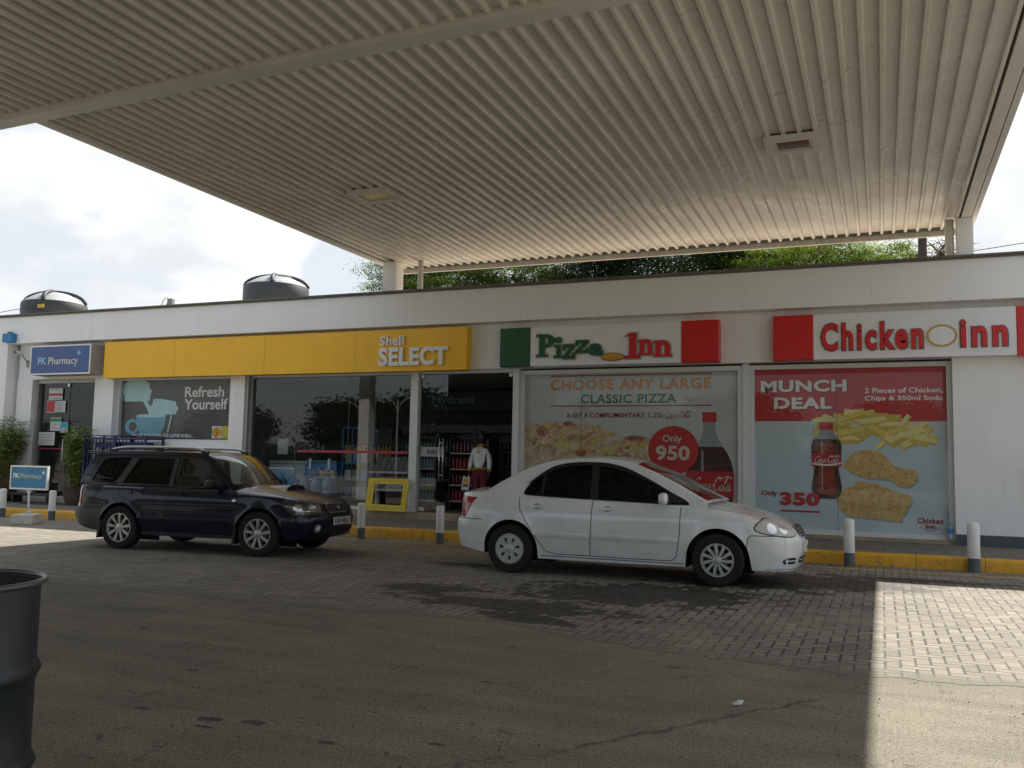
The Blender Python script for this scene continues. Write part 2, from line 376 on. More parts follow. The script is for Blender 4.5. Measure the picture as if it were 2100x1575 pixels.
def asphalt_mat():
    t = NT('worn_asphalt'); o = t.obj(); xyz = t.sep(o)
    c = t.ramp(t.noise(o, .8, 7, .62, .3), [(.3, (.19, .174, .136)), (.52, (.238, .218, .168)), (.72, (.285, .262, .20))])
    c = t.mix(1.0, c, t.ramp(t.noise(o, 140, 2), [(.3, .5), (.7, 1.45)]), 'MULTIPLY')
    c = t.mix(1.0, c, t.ramp(t.noise(o, 75, 3, .7), [(.32, .66), (.68, 1.32)]), 'MULTIPLY')
    c = t.mix(1.0, c, t.ramp(t.noise(o, 38, 4, .7), [(.3, .68), (.7, 1.3)]), 'MULTIPLY')
    mp2 = t.n.new('ShaderNodeMapping'); mp2.inputs['Scale'].default_value = (.35, 2.2, 1); mp2.inputs['Rotation'].default_value = (0, 0, .25); t.L.new(o, mp2.inputs[0])
    c = t.mix(1.0, c, t.ramp(t.noise(mp2.outputs[0], 1.6, 6, .6), [(.35, .86), (.65, 1.1)]), 'MULTIPLY')
    vor = t.n.new('ShaderNodeTexVoronoi'); vor.inputs['Scale'].default_value = 75; t.L.new(o, vor.inputs['Vector'])
    chip = t.ramp(vor.outputs['Distance'], [(.1, 1.0), (.16, 0.0)])
    rare = t.ramp(t.noise(o, 14, 2), [(.52, 0.0), (.62, 1.0)])
    c = t.mix(t.m('MULTIPLY', t.m('MULTIPLY', chip, rare), .8), c, (.40, .38, .34))
    # oil drips, dark scuffs and a ragged old joint
    scuff = t.m('MULTIPLY', t.ramp(t.noise(o, 3.2, 8, .75, .8), [(.57, 0.0), (.64, 1.0)]), t.ramp(t.noise(o, 25, 3), [(.42, 0.0), (.6, 1.0)]))
    c = t.mix(t.m('MULTIPLY', scuff, .75), c, (.04, .038, .035))
    def blob(cx, cy, rx, ry):
        dx = t.m('DIVIDE', t.m('SUBTRACT', xyz[0], cx), rx); dy = t.m('DIVIDE', t.m('SUBTRACT', xyz[1], cy), ry)
        q = t.m('SQRT', t.m('ADD', t.m('MULTIPLY', dx, dx), t.m('MULTIPLY', dy, dy)))
        return t.m('ADD', t.m('SUBTRACT', 1.0, q), t.m('MULTIPLY', t.m('SUBTRACT', t.noise(o, 12, 4), .5), 1.2))
    f = blob(-3.42, 4.05, .11, .06)
    for a in [(-3.17, 4.1, .11, .05), (-3.35, 3.92, .09, .03), (-2.62, 3.98, .08, .04), (-4.3, 4.9, .05, .03), (-2.1, 4.2, .07, .03), (-3.9, 4.05, .08, .03), (-1.4, 6.5, .08, .03), (-2.4, 5.5, .07, .03)]:
        f = t.m('MAXIMUM', f, blob(*a))
    c = t.mix(t.m('MULTIPLY', t.ramp(f, [(.2, 0.0), (.4, 1.0)]), .72), c, (.03, .03, .03))
    # ragged joint from (-1.6,4.3) to (-.35,6.2)
    nx, ny = -1.9, 1.25; ln = math.hypot(nx, ny); nx /= ln; ny /= ln
    s = t.m('ADD', t.m('MULTIPLY', t.m('ADD', xyz[0], 1.42), nx), t.m('MULTIPLY', t.m('SUBTRACT', xyz[1], 4.5), ny))
    s = t.m('ABSOLUTE', t.m('ADD', s, t.m('MULTIPLY', t.m('SUBTRACT', t.noise(o, 6, 6), .5), .16)))
    inr = t.ramp(t.m('ABSOLUTE', t.m('SUBTRACT', xyz[1], 5.2)), [(.7, 1.0), (1.0, 0.0)])
    jn = t.m('MULTIPLY', t.m('MULTIPLY', t.ramp(s, [(.006, 1.0), (.03, 0.0)]), inr), t.ramp(t.noise(o, 5, 3), [(.35, .2), (.6, .8)]))
    c = t.mix(jn, c, (.045, .042, .036))
    h = t.m('ADD', t.noise(o, 160, 3, .6), t.m('MULTIPLY', t.noise(o, 30, 3), .6))
    t.pbr(c, .88, 0, 0, t.bump(h, .7, .008), .3); return t.mat

def slab_mat():
    t = NT('pavement_slabs'); o = t.obj()
    mp = t.n.new('ShaderNodeMapping'); mp.inputs['Rotation'].default_value = (0, 0, 0); t.L.new(o, mp.inputs[0])
    br = t.n.new('ShaderNodeTexBrick'); t.L.new(mp.outputs[0], br.inputs['Vector'])
    br.offset = .5; br.inputs['Scale'].default_value = 1; br.inputs['Brick Width'].default_value = .92; br.inputs['Row Height'].default_value = .62
    br.inputs['Mortar Size'].default_value = .008; br.inputs['Color1'].default_value = (.17, .158, .13, 1); br.inputs['Color2'].default_value = (.205, .19, .155, 1); br.inputs['Mortar'].default_value = (.05, .047, .04, 1)
    c = t.mix(1.0, br.outputs['Color'], t.ramp(t.noise(o, 2.5, 7, .65), [(.3, .72), (.7, 1.15)]), 'MULTIPLY')
    c = t.mix(1.0, c, t.ramp(t.noise(o, 80, 3), [(.3, .85), (.7, 1.12)]), 'MULTIPLY')
    t.pbr(c, .8, 0, 0, t.bump(t.noise(o, 90, 3), .2, .005)); return t.mat

def kerb_mat():
    t = NT('yellow_kerb_paint'); o = t.obj(); xyz = t.sep(o)
    c = t.ramp(t.noise(o, 4, 6, .65), [(.3, (.58, .29, .012)), (.65, (.72, .38, .02))])
    w = t.m('MULTIPLY', t.ramp(t.noise(o, 11, 7, .7), [(.56, 0.0), (.66, 1.0)]), t.ramp(xyz[2], [(.03, 1.0), (.2, .35)]))
    c = t.mix(w, c, (.16, .13, .08))
    jn = t.m('ABSOLUTE', t.m('SUBTRACT', t.m('FLOORED_MODULO', xyz[0], .915), .45))
    c = t.mix(t.ramp(jn, [(.004, .8), (.008, 0.0)]), c, (.1, .07, .03))
    t.pbr(c, .6, 0, 0, t.bump(t.noise(o, 25, 5), .35, .01)); return t.mat

g = MB().box(-300, 300, -300, 300, -.5, -.012); tag(g.build('ground', M('dusty_ground', (.22, .19, .14), .95, scale=.4, var=.3)), kind='structure')
def edge_y(x):
    pts = [(-40, 7.4), (-7.9, 7.41), (-6.5, 7.40), (-5.3, 7.38), (-3.4, 7.6), (-1.8, 7.02), (-.05, 6.85), (.86, 6.98), (30, 7.0)]
    return float(np.interp(x, [p[0] for p in pts], [p[1] for p in pts]))
# forecourt: block paving up to the kerb, older asphalt in front of it; the ragged edge steps paver by paver
xs = [-40+.11*i for i in range(int(72/.11))]
asp = MB(); pav = MB()
far = [(x, edge_y(x)+rnd.uniform(-.05, .05)) for x in xs]
asp.flat([(-40, -14), (32, -14)]+[(32, 8.2), (-40, 8.2)], lambda u, v, d: (u, v, d), 0.0)
pav.flat([(x, y) for x, y in far]+[(32, 14.76), (-40, 14.76)], lambda u, v, d: (u, v, d), 0.0025)
pav.add([(x, y, .0025) for x, y in far]+[(x, y, -.004) for x, y in far], [(i, len(far)+i, len(far)+i+1, i+1) for i in range(len(far)-1)])
tag(asp.build('asphalt_apron', asphalt_mat()), kind='structure')
tag(pav.build('paving', paver_mat()), kind='structure')
# loose grit and stone chips on the old asphalt
q_ = random.Random(21); gt = MB()
for i in range(3200):
    y = 3.6+3.6*q_.random()**1.2; x = q_.uniform(-1.0*y*.95, .30*y+.2); r = q_.uniform(.0018, .0048) if i % 9 else q_.uniform(.004, .009)
    a_ = q_.uniform(0, 6.28); p3 = [(x+r*math.cos(a_+k*2.09)*q_.uniform(.7, 1.3), y+r*math.sin(a_+k*2.09)*q_.uniform(.7, 1.3), .0003) for k in range(3)]
    gt.add(p3+[(x+q_.uniform(-.3, .3)*r, y+q_.uniform(-.3, .3)*r, r*q_.uniform(.6, 1.1))], [(0, 1, 3), (1, 2, 3), (2, 0, 3)], q_.choice((0, 0, 1, 1, 1, 2)))
tag(gt.build('grit', [M('stone_chip_pale', (.34, .32, .28), .9), M('stone_chip_dark', (.06, .056, .05), .9), M('stone_chip_brown', (.15, .11, .07), .9)]), 'loose grit and stone chips scattered over the foreground asphalt', 'grit', kind='stuff')
kb = MB()
kprof = [(14.75, -.05), (14.762, .150), (14.785, .182), (14.82, .192), (14.93, .192), (14.945, .175), (14.945, -.05)]
N = 240; vs = []; fs = []
for i in range(N+1):
    x = -40+60*i/N
    for y, z in kprof: vs.append((x, y+.006*math.sin(x*1.7)+rnd.uniform(-.003, .003), z+rnd.uniform(-.003, .003)))
k = len(kprof)
for i in range(N):
    for j in range(k-1): fs.append((i*k+j, (i+1)*k+j, (i+1)*k+j+1, i*k+j+1))
kb.add(vs, fs); tag(kb.build('kerb', kerb_mat(), angle=40), kind='structure')
tag(MB().box(-40, 20, 14.94, 17.62, -.05, .18).build('pavement', slab_mat()), kind='structure')
# painted lines beside the kerb
ym = NT('worn_yellow_line'); o_ = ym.obj()
cc = ym.ramp(ym.noise(o_, 7, 6, .7), [(.28, (.20, .16, .085)), (.45, (.50, .34, .06)), (.7, (.62, .43, .08))])
ym.pbr(cc, .75); ym = ym.mat
ln = MB()
ln.box(-9.2, 9, 14.06, 14.14, .004, .008)
for i in range(7):
    x0 = -9.0+.62*i
    ln.add([(x0, 12.5+.06*i, .008), (x0+.10, 12.5+.06*i, .008), (x0+1.75, 14.05, .008), (x0+1.65, 14.05, .008)], [(0, 1, 2, 3)])
tag(ln.build('road_marking', ym), kind='structure')

# ---------------------------------------------------------------- the shop building
WALL = M('white_wall_paint', (.87, .87, .86), .75, var=.04, scale=1.3, bump=.12, bscale=30, dirt=.10, streak=.30)
FASC = M('fascia_paint', (.87, .87, .86), .7, var=.04, scale=.8, bump=.10, bscale=25, dirt=.08, streak=.32)
GREYP = M('plinth_paint', (.075, .095, .11), .6, var=.12, dirt=.2)
COPE = M('weathered_coping', (.17, .16, .14), .85, var=.25, scale=9, bump=.2)
FRAME = M('white_aluminium', (.66, .68, .68), .4, metal=0, var=.05)
ALU = M('grey_aluminium', (.40, .41, .41), .4, metal=.3, var=.08)
TILE = M('tan_tile', (.34, .27, .17), .5, var=.15, scale=4)
WTILE = M('pale_tile', (.55, .54, .50), .5, var=.08, scale=4)
PANE = glass_mat('shop_glass', (.80, .84, .85), 1.0, .03)
PPANE = glass_mat('poster_glass', (.93, .95, .95), .8, 0)
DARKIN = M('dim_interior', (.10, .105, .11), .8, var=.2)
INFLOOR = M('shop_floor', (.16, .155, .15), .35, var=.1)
ROOFM = M('roof_screed', (.46, .39, .31), .9)
BLD = thing('shop_building', (-5, 17.4, 0), 'long low white shop building with flat fascia and a row of shopfronts', 'building')
XR, XL = 12.0, -32.0
b = MB()
# lintel band and piers, front face at Y=17.4
def wal(x0, x1, z0, z1, y0=17.4, y1=17.66): b.box(x0, x1, y0, y1, z0, z1)
wal(-21.75, XR, 3.44, 4.46, 17.4, 17.66)
wal(-21.78, -21.21, .18, 3.438); wal(-18.95, -18.30, .18, 3.438); wal(-18.298, -14.56, .18, 1.80); wal(-14.558, -14.13, .18, 3.438)
wal(1.17, XR, .18, 3.438)
b.box(XL, -21.86, 17.10, 17.6, .18, 4.398)           # big pier at the left end, flush with the fascia
b.box(XL, XL+.3, 17.62, 30, .18, 4.8); b.box(XR-.3, XR, 17.67, 30, .18, 4.8); b.box(XL+.3, XR-.3, 29.7, 30, .18, 4.8)
b.build('wall', WALL, BLD)
f_ = MB().box(XL, XR, 17.10, 17.38, 4.40, 5.12); f_.build('fascia', FASC, BLD)
MB().box(XL, XR, 17.06, 17.44, 5.122, 5.15).box(XL, XR, 17.03, 17.44, 5.152, 5.185).build('coping', COPE, BLD)
MB().box(XL, XR, 17.385, 30, 4.80, 4.92).build('roof', ROOFM, BLD)
MB().box(1.172, XR, 17.375, 17.399, .18, .37).build('plinth', GREYP, BLD)
stp = MB().box(-14.12, -6.99, 17.42, 17.75, .181, .338)
for i in range(22): stp.box(-14.0+.33*i, -14.0+.33*i+.008, 17.417, 17.4195, .19, .33, 1)
stp.build('step', [TILE, M('grout', (.12, .10, .07), .9)], BLD)
MB().box(-6.988, 1.16, 17.46, 17.75, .181, .245).build('sill', TILE, BLD)
MB().bevel_box(-20.9, -19.0, 17.25, 17.75, .181, .337, .01).build('step', WTILE, BLD)
# interior shell
ins = MB()
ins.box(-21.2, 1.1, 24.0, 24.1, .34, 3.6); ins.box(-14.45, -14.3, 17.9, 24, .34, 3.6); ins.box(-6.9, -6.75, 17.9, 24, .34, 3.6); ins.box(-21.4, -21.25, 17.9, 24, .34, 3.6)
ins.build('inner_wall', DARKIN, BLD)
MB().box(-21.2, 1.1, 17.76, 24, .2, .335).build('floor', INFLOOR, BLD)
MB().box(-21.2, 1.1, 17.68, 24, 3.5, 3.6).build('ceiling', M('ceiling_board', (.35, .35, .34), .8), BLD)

def frame_bars(mb, x0, x1, z0, z1, w=.05, y0=17.56, y1=17.66, wt=None, wb=None):
    wt = wt or w; wb = wb or w
    mb.box(x0, x0+w, y0, y1, z0, z1); mb.box(x1-w, x1, y0, y1, z0, z1)
    mb.box(x0+w, x1-w, y0, y1, z1-wt, z1); mb.box(x0+w, x1-w, y0, y1, z0, z0+wb)
def window(x0, x1, z0, z1, w=.05, pane=PANE, mull=(), wb=None):
    mb = MB(); frame_bars(mb, x0, x1, z0, z1, w, wb=wb)
    fr = mb.build('window', FRAME, BLD)
    p = MB(); xs_ = [x0+w]+list(mull)+[x1-w]
    for i in range(len(xs_)-1):
        a, c = xs_[i]+.003, xs_[i+1]-.003
        p.add([(a, 17.6, z0+w), (c, 17.6, z0+w), (c, 17.6, z1-w), (a, 17.6, z1-w)], [(0, 1, 2, 3)])
    p.build('pane', pane, fr)
    if mull:
        e = MB()
        for x in mull: e.box(x-.004, x+.004, 17.597, 17.606, z0+w, z1-w)
        e.build('pane_joint', M('glass_edge', (.10, .13, .12), .2), fr)
    return fr
window(-18.30, -14.56, 1.80, 3.44, .07, PPANE)
window(-14.13, -9.62, .338, 3.44, .07, PANE, mull=(-12.75, -11.3, -10.6))
window(-7.06, -2.45, .246, 3.40, .09, PPANE, mull=(-5.7,))
window(-2.32, 1.168, .246, 3.40, .085, PPANE, mull=(-.75,))
for q in ((-9.618, -9.47, 17.50, 17.66, .339, 3.44), (-7.20, -7.065, 17.50, 17.66, .339, 3.44), (-2.448, -2.322, 17.53, 17.66, .246, 3.44)): MB().box(*q).build('mullion', FRAME, BLD)
MB().box(-9.468, -7.202, 17.55, 17.66, 3.37, 3.44).build('door_header', FRAME, BLD)
MB().box(-14.129, -14.06, 17.45, 17.55, .34, 3.43).build('reveal_trim', ALU, BLD)
# shop door: fixed leaf with a PUSH plate, the other leaf swung inwards
STEEL = M('brushed_steel', (.55, .56, .56), .3, metal=.9, var=.05)
dr = MB(); dr.add([(-9.46, 17.6, .35), (-8.80, 17.6, .35), (-8.80, 17.6, 3.365), (-9.46, 17.6, 3.365)], [(0, 1, 2, 3)]); dr.box(-8.80, -8.785, 17.594, 17.606, .35, 3.365)
d1 = dr.build('door', PANE, BLD)
h_ = MB()
for x in (-8.925, -8.835): h_.tube([(x, 17.54, 1.02), (x, 17.54, 1.95)], .014)
for z in (1.15, 1.85): h_.tube([(-8.925, 17.54, z), (-8.835, 17.54, z)], .012)
h_.build('handle', STEEL, d1, smooth=True)
pp = MB().box(-9.41, -8.83, 17.578, 17.59, 1.55, 1.76); pl = pp.build('push_plate', M('grey_plate', (.33, .33, .32), .45), d1)
tx = MB(); text(tx, 'PUSH', -9.25, -9.01, 1.60, 1.705, FY(17.578), .001, .003, bold=.02); tx.build('lettering', M('dark_letters', (.02, .02, .02), .6), d1)
d2 = MB().add([(-7.24, 17.64, .35), (-7.24, 18.75, .35), (-7.24, 18.75, 3.365), (-7.24, 17.64, 3.365)], [(0, 1, 2, 3)]).build('door', PANE, BLD)
MB().box(-7.30, -7.25, 18.6, 18.66, 1.35, 1.8).build('handle', M('white_handle', (.6, .6, .58), .4), d2)
MB().bevel_box(-9.44, -9.36, 17.57, 17.63, 3.28, 3.362, .008).build('door_patch', STEEL, d1); MB().bevel_box(-7.32, -7.24, 17.57, 17.63, 3.28, 3.362, .008).build('door_patch', STEEL, d2); MB().bevel_box(-9.44, -9.28, 17.57, 17.63, .352, .44, .008).build('door_patch', STEEL, d1)
# pharmacy door
pf = MB(); pf.box(-21.209, -21.12, 17.52, 17.66, .338, 3.438); pf.box(-19.03, -18.951, 17.52, 17.66, .338, 3.438); pf.box(-21.119, -19.031, 17.52, 17.66, 3.34, 3.438)
pf.build('door_frame', ALU, BLD)
p1 = MB(); p1.add([(-21.1, 17.6, .35), (-20.02, 17.6, .35), (-20.02, 17.6, 3.335), (-21.1, 17.6, 3.335)], [(0, 1, 2, 3)])
p1.add([(-20.01, 17.61, .35), (-19.04, 17.61, .35), (-19.04, 17.61, 3.335), (-20.01, 17.61, 3.335)], [(0, 1, 2, 3)])
pd = p1.build('door', PANE, BLD)
h2 = MB(); h2.tube([(-20.12, 17.54, .95), (-20.12, 17.54, 1.85)], .016); h2.tube([(-20.12, 17.54, 1.0), (-20.12, 17.61, 1.0)], .01); h2.tube([(-20.12, 17.54, 1.8), (-20.12, 17.61, 1.8)], .01); h2.build('handle', STEEL, pd, smooth=True)
MB().box(-21.1, -20.03, 17.588, 17.592, 1.575, 1.605).build('safety_stripe', M('dull_red_film', (.34, .04, .05), .5), pd)
MB().box(-20.1, -20.03, 17.57, 17.63, 3.25, 3.33).build('door_patch', STEEL, pd)

# ---------------------------------------------------------------- filling-station canopy
SOFF = NT('soffit_sheet'); o_ = SOFF.obj()
c_ = SOFF.ramp(SOFF.noise(o_, .7, 6, .6), [(.3, (.60, .575, .53)), (.7, (.71, .69, .645))])
c_ = SOFF.mix(SOFF.m('MULTIPLY', SOFF.ramp(SOFF.noise(o_, 3.0, 8, .7), [(.56, 0.0), (.7, 1.0)]), .22), c_, (.40, .34, .25))
mpS = SOFF.n.new('ShaderNodeMapping'); mpS.inputs['Scale'].default_value = (6, .3, 1); SOFF.L.new(o_, mpS.inputs[0])
c_ = SOFF.mix(SOFF.m('MULTIPLY', SOFF.ramp(SOFF.noise(mpS.outputs[0], 1.2, 7, .7), [(.55, 0.0), (.72, 1.0)]), .12), c_, (.40, .35, .28))
n_ = SOFF.bump(SOFF.noise(o_, 2.2, 3), .10, .06)
SOFF.pbr(c_, SOFF.ramp(SOFF.noise(o_, 1.5, 5), [(.3, .24), (.7, .40)]), 0, 0, n_, .6); SOFF = SOFF.mat
CPAINT = M('canopy_paint', (.68, .67, .64), .5, var=.07, scale=2, dirt=.15)
CAN = thing('canopy', (-4.5, 17.5, 4.92), 'wide filling station canopy with ribbed beige soffit over the forecourt', 'canopy')
def rib_sheet(x0, x1, y0, y1, z, pitch=.2075, ph=0.0, nseg=12):
    mb = MB(); prof = []
    n = int((x1-x0)/pitch)
    for i in range(n+1):
        x = x0+ph+i*pitch
        for dx, dz in ((0, 0), (.130, 0), (.145, -.055), (.184, -.055)): 
            if x+dx <= x1: prof.append((x+dx, z+dz))
    k = len(prof); ys = [y0+(y1-y0)*j/nseg for j in range(nseg+1)]
    vs = [(x, y, zz) for y in ys for x, zz in prof]
    mb.add(vs, [(j*k+i, j*k+i+1, (j+1)*k+i+1, (j+1)*k+i) for j in range(nseg) for i in range(k-1)])
    return mb
# main bay in two sheet lengths lapped at Y=12.6
s1 = rib_sheet(-10.47, 1.39, 8.30, 12.68, 6.004); s2 = rib_sheet(-10.47, 1.39, 12.6, 18.26, 6.009)
skew = lambda x: -.0355*(x+11.3)            # the cross beam is not quite square to the shops
s1.v = [(x, y+skew(x)*max(0, (12.68-y)/4.38), z) for x, y, z in s1.v]
for q in (s2,): s1.add(q.v, q.f)
s1.build('soffit', SOFF, CAN)
s3 = rib_sheet(-20.0, 3.0, -9.0, 8.38, 6.045); s3.v = [(x, y+skew(x)*max(0, (y+9)/17.38), z) for x, y, z in s3.v]; s3.build('soffit', SOFF, CAN)
bq = MB().box(-20.2, 3.2, 8.26, 8.50, 5.93, 6.20); bq.v = [(x, y+skew(x), z) for x, y, z in bq.v]; bq.build('beam', CPAINT, CAN)
for q in ((1.378, 1.535, 8.08, 18.2, 5.948, 6.22), (-10.52, -10.47, 8.51, 18.3, 5.952, 6.22)): MB().box(*q).build('beam', CPAINT, CAN)
for q in ((1.547, 1.63, 8.08, 18.42, 5.945, 6.55), (-10.64, -10.532, 8.51, 18.42, 5.945, 6.55), (-10.531, 1.546, 18.435, 18.47, 5.94, 6.55), (-20.3, 3.3, -9.2, -9.05, 5.95, 6.55), (-20.35, -20.21, -9.0, 8.5, 5.95, 6.55), (3.21, 3.3, -9.0, 8.5, 5.95, 6.55), (-20.2, -10.65, 8.52, 8.56, 6.21, 6.55)):
    MB().box(*q).build('edge_fascia', CPAINT, CAN)
MB().box(-10.5, 1.5, 18.36, 18.43, 5.865, 5.968).build('gutter_strip', M('gutter_grey', (.42, .41, .39), .5), CAN)
RSH = M('roof_sheet', (.35, .35, .34), .6)
for q in ((-10.6, 1.6, 8.4, 18.42, 6.50, 6.54), (-20.2, 3.2, -9.1, 8.39, 6.50, 6.54)): MB().box(*q).build('roof_deck', RSH, CAN)
MB().bevel_box(-10.44, -10.10, 17.45, 17.80, 4.9, 5.95, .008).build('post', WALL, CAN)
MB().bevel_box(1.30, 1.565, 17.46, 17.80, 4.9, 5.947, .008).build('post', WALL, CAN)
MB().tube([(-9.56, 17.62, 4.9), (-9.56, 17.62, 5.96)], .062, 14).build('drain_pipe', CPAINT, CAN, smooth=True)
MB().tube([(1.19, 17.62, 4.9), (1.19, 17.62, 5.96)], .075, 14).build('drain_pipe', CPAINT, CAN, smooth=True)
for x, y in ((-17.6, 6.6), (2.4, -2.0)):
    MB().bevel_box(x-.22, x+.22, y-.22, y+.22, 0, 6.0, .02).build('column', CPAINT, CAN)

LFR = M('light_frame', (.60, .60, .58), .4, var=.04)
def ceiling_light(x, y, lens, label):
    t = thing('ceiling_light', (x, y, 5.95), label, 'ceiling light', 'canopy lights')
    mb = MB()
    for (a, c, e, f, z0, z1) in ((-.37, .37, -.33, -.20, -.045, .02), (-.37, .37, .20, .33, -.045, .02), (-.37, -.25, -.20, .20, -.045, .02), (.25, .37, -.20, .20, -.045, .02)):
        mb.box(x+a, x+c, y+e, y+f, 5.95+z0, 5.95+z1)
    for (a, c, e, f) in ((-.245, .245, -.195, -.165), (-.245, .245, .165, .195), (-.245, -.215, -.165, .165), (.215, .245, -.165, .165)):
        mb.box(x+a, x+c, y+e, y+f, 5.920, 5.955)
    mb.build('frame', LFR, t)
    MB().box(x-.214, x+.214, y-.164, y+.164, 5.932, 5.94).build('lens', lens, t)
    hb = MB().box(x-.34, x+.34, y-.30, y+.30, 5.972, 6.2); hb.build('housing', M('dark_housing', (.05, .05, .05), .7), t)
ceiling_light(-1.07, 12.68, M('brown_lens', (.09, .06, .045), .12, var=.3, scale=20, coat=.6), 'recessed canopy light with dark brown lens, on the right')
ceiling_light(-7.92, 12.92, M('yellow_lens', (.80, .52, .05), .2, var=.25, scale=14, coat=.4), 'recessed canopy light with yellowed lens, on the left')

# ---------------------------------------------------------------- signs on the building
def flatmat(n, c, rough=.45, var=.04, **k): return M(n, c, rough, var=var, scale=k.pop('scale', 2), **k)
YEL = flatmat('sign_yellow', (.92, .51, .006), .35, .05)
LETW = flatmat('letter_white', (.82, .82, .80), .4)
SBLUE = flatmat('sign_blue', (.055, .10, .27), .35)
LBLUE = flatmat('letter_light_blue', (.30, .55, .72), .4)
CREAM = flatmat('letter_cream', (.66, .64, .55), .4)
SIDEG = flatmat('sign_side_grey', (.33, .34, .33), .5)
SGREEN = flatmat('sign_green', (.012, .095, .04), .3)
SRED = flatmat('sign_red', (.62, .014, .014), .3)
LGREEN = flatmat('letter_green', (.012, .10, .045), .35)
LRED = flatmat('letter_red', (.64, .016, .02), .35)
SWHITE = flatmat('sign_white', (.80, .81, .82), .3)
EDGE = flatmat('letter_edge', (.16, .17, .14), .4)
GOLD = flatmat('logo_gold', (.55, .36, .10), .4)

t = thing('sign_board', (-19.7, 16.95, 3.5), 'blue lightbox sign of the pharmacy with white lettering over its door', 'sign')
MB().bevel_box(-20.8, -18.67, 16.965, 17.395, 3.51, 4.28, .012).build('box', SIDEG, t)
fr = MB(); frame_bars(fr, -20.8, -18.67, 3.51, 4.28, .035, 16.945, 16.964); fr.build('rim', LETW, t)
MB().box(-20.764, -18.706, 16.950, 16.9645, 3.546, 4.244).build('face', SBLUE, t)
words(t, LBLUE, 'FK', -20.52, -20.21, 3.78, 3.965, FY(16.95), .0005, .004, bold=.03); words(t, CREAM, 'Pharmacy', -20.14, -19.10, 3.715, 3.965, FY(16.95), .0005, .004, bold=.008)
PLUS = [(-.5, -.13), (-.13, -.13), (-.13, -.5), (.13, -.5), (.13, -.13), (.5, -.13), (.5, .13), (.13, .13), (.13, .5), (-.13, .5), (-.13, .13), (-.5, .13)]
MB().prism([(-19.075+u*.125, 4.06+v*.13) for u, v in PLUS], FY(16.95), .0005, .004).build('plus_mark', LBLUE, t)

t = thing('sign_board', (-13.3, 17.15, 3.4), 'long yellow fascia sign with raised white letters over the shop windows', 'sign')
s_ = MB().box(-18.41, -8.14, 17.15, 17.398, 3.405, 4.33)
for x in (-16.1, -13.4, -10.9): s_.box(x, x+.006, 17.1485, 17.1499, 3.41, 4.325, 1)
s_.build('panel', [YEL, flatmat('joint_brown', (.30, .15, .01))], t)
words(t, LETW, 'Shell', -10.25, -9.65, 3.975, 4.185, FY(17.15), .012, .05, bold=.02, spacing=1.04); words(t, LETW, 'SELECT', -10.27, -8.57, 3.515, 3.925, FY(17.15), .012, .06, bold=.038, spacing=1.05)

def offset_poly(p, e):
    n = len(p); out = []
    A = sum(p[i][0]*p[(i+1) % n][1]-p[(i+1) % n][0]*p[i][1] for i in range(n))
    sg = 1 if A > 0 else -1
    for i in range(n):
        a_, b_, c_ = Vector(p[i-1]), Vector(p[i]), Vector(p[(i+1) % n])
        d1 = (b_-a_); d2 = (c_-b_)
        if d1.length < 1e-9 or d2.length < 1e-9: out.append(tuple(b_)); continue
        n1 = Vector((d1.y, -d1.x)).normalized()*sg; n2 = Vector((d2.y, -d2.x)).normalized()*sg
        nn = n1+n2; q = max(.4, 1+n1.dot(n2)); out.append(tuple(b_+nn*(e/q)))
    return out
def slab_pieces(ch):
    if ch == 'P':
        o1 = circ(.42, .705, .56, .295, 16, -PI/2, PI/2); i1 = circ(.42, .705, .24, .17, 16, PI/2, -PI/2)
        return [rect(.15, .44, 0, 1), rect(0, .6, 0, .09), rect(0, .3, .9, 1), o1+i1]
    if ch == 'i': return [rect(.3, .75, 0, .62), rect(0, 1, 0, .1), rect(.05, .6, .53, .63), circ(.5, .86, .36, .14, 18)]
    if ch == 'z': return [rect(.02, .98, .78, 1), rect(0, 1, 0, .22), [(.02, .2), (.4, .2), (.98, .8), (.6, .8)], rect(.02, .2, .6, .8), rect(.82, 1, .2, .4)]
    if ch == 'I': return [rect(.32, .74, 0, 1), rect(.05, 1, 0, .1), [(0, .86), (.34, .92), (.74, .9), (.74, 1), (.3, 1)]]
    if ch == 'n':
        o1 = circ(.5, .58, .4, .40, 16, 0, PI); i1 = circ(.5, .58, .13, .16, 16, PI, 0)
        return [rect(.12, .38, 0, .97), rect(0, .5, 0, .1), rect(.63, .9, 0, .62), rect(.52, 1, 0, .1), [(0, .84), (.2, .84), (.2, .97), (0, .93)], o1+i1]
def slab(mb, ch, x0, x1, z0, z1, fn, d0, d1, m=0, mh=None, e=.02, skew=0):
    for i, p in enumerate(slab_pieces(ch)):
        q = [(x0+u*(x1-x0)+skew*v*(z1-z0), z0+v*(z1-z0)) for u, v in p]
        if mh is not None: mb.prism(offset_poly(q, e), fn, d0, (d0+d1)/2+.0004*i, mh)
        mb.prism(q, fn, d0, d1+.0004*i, m)

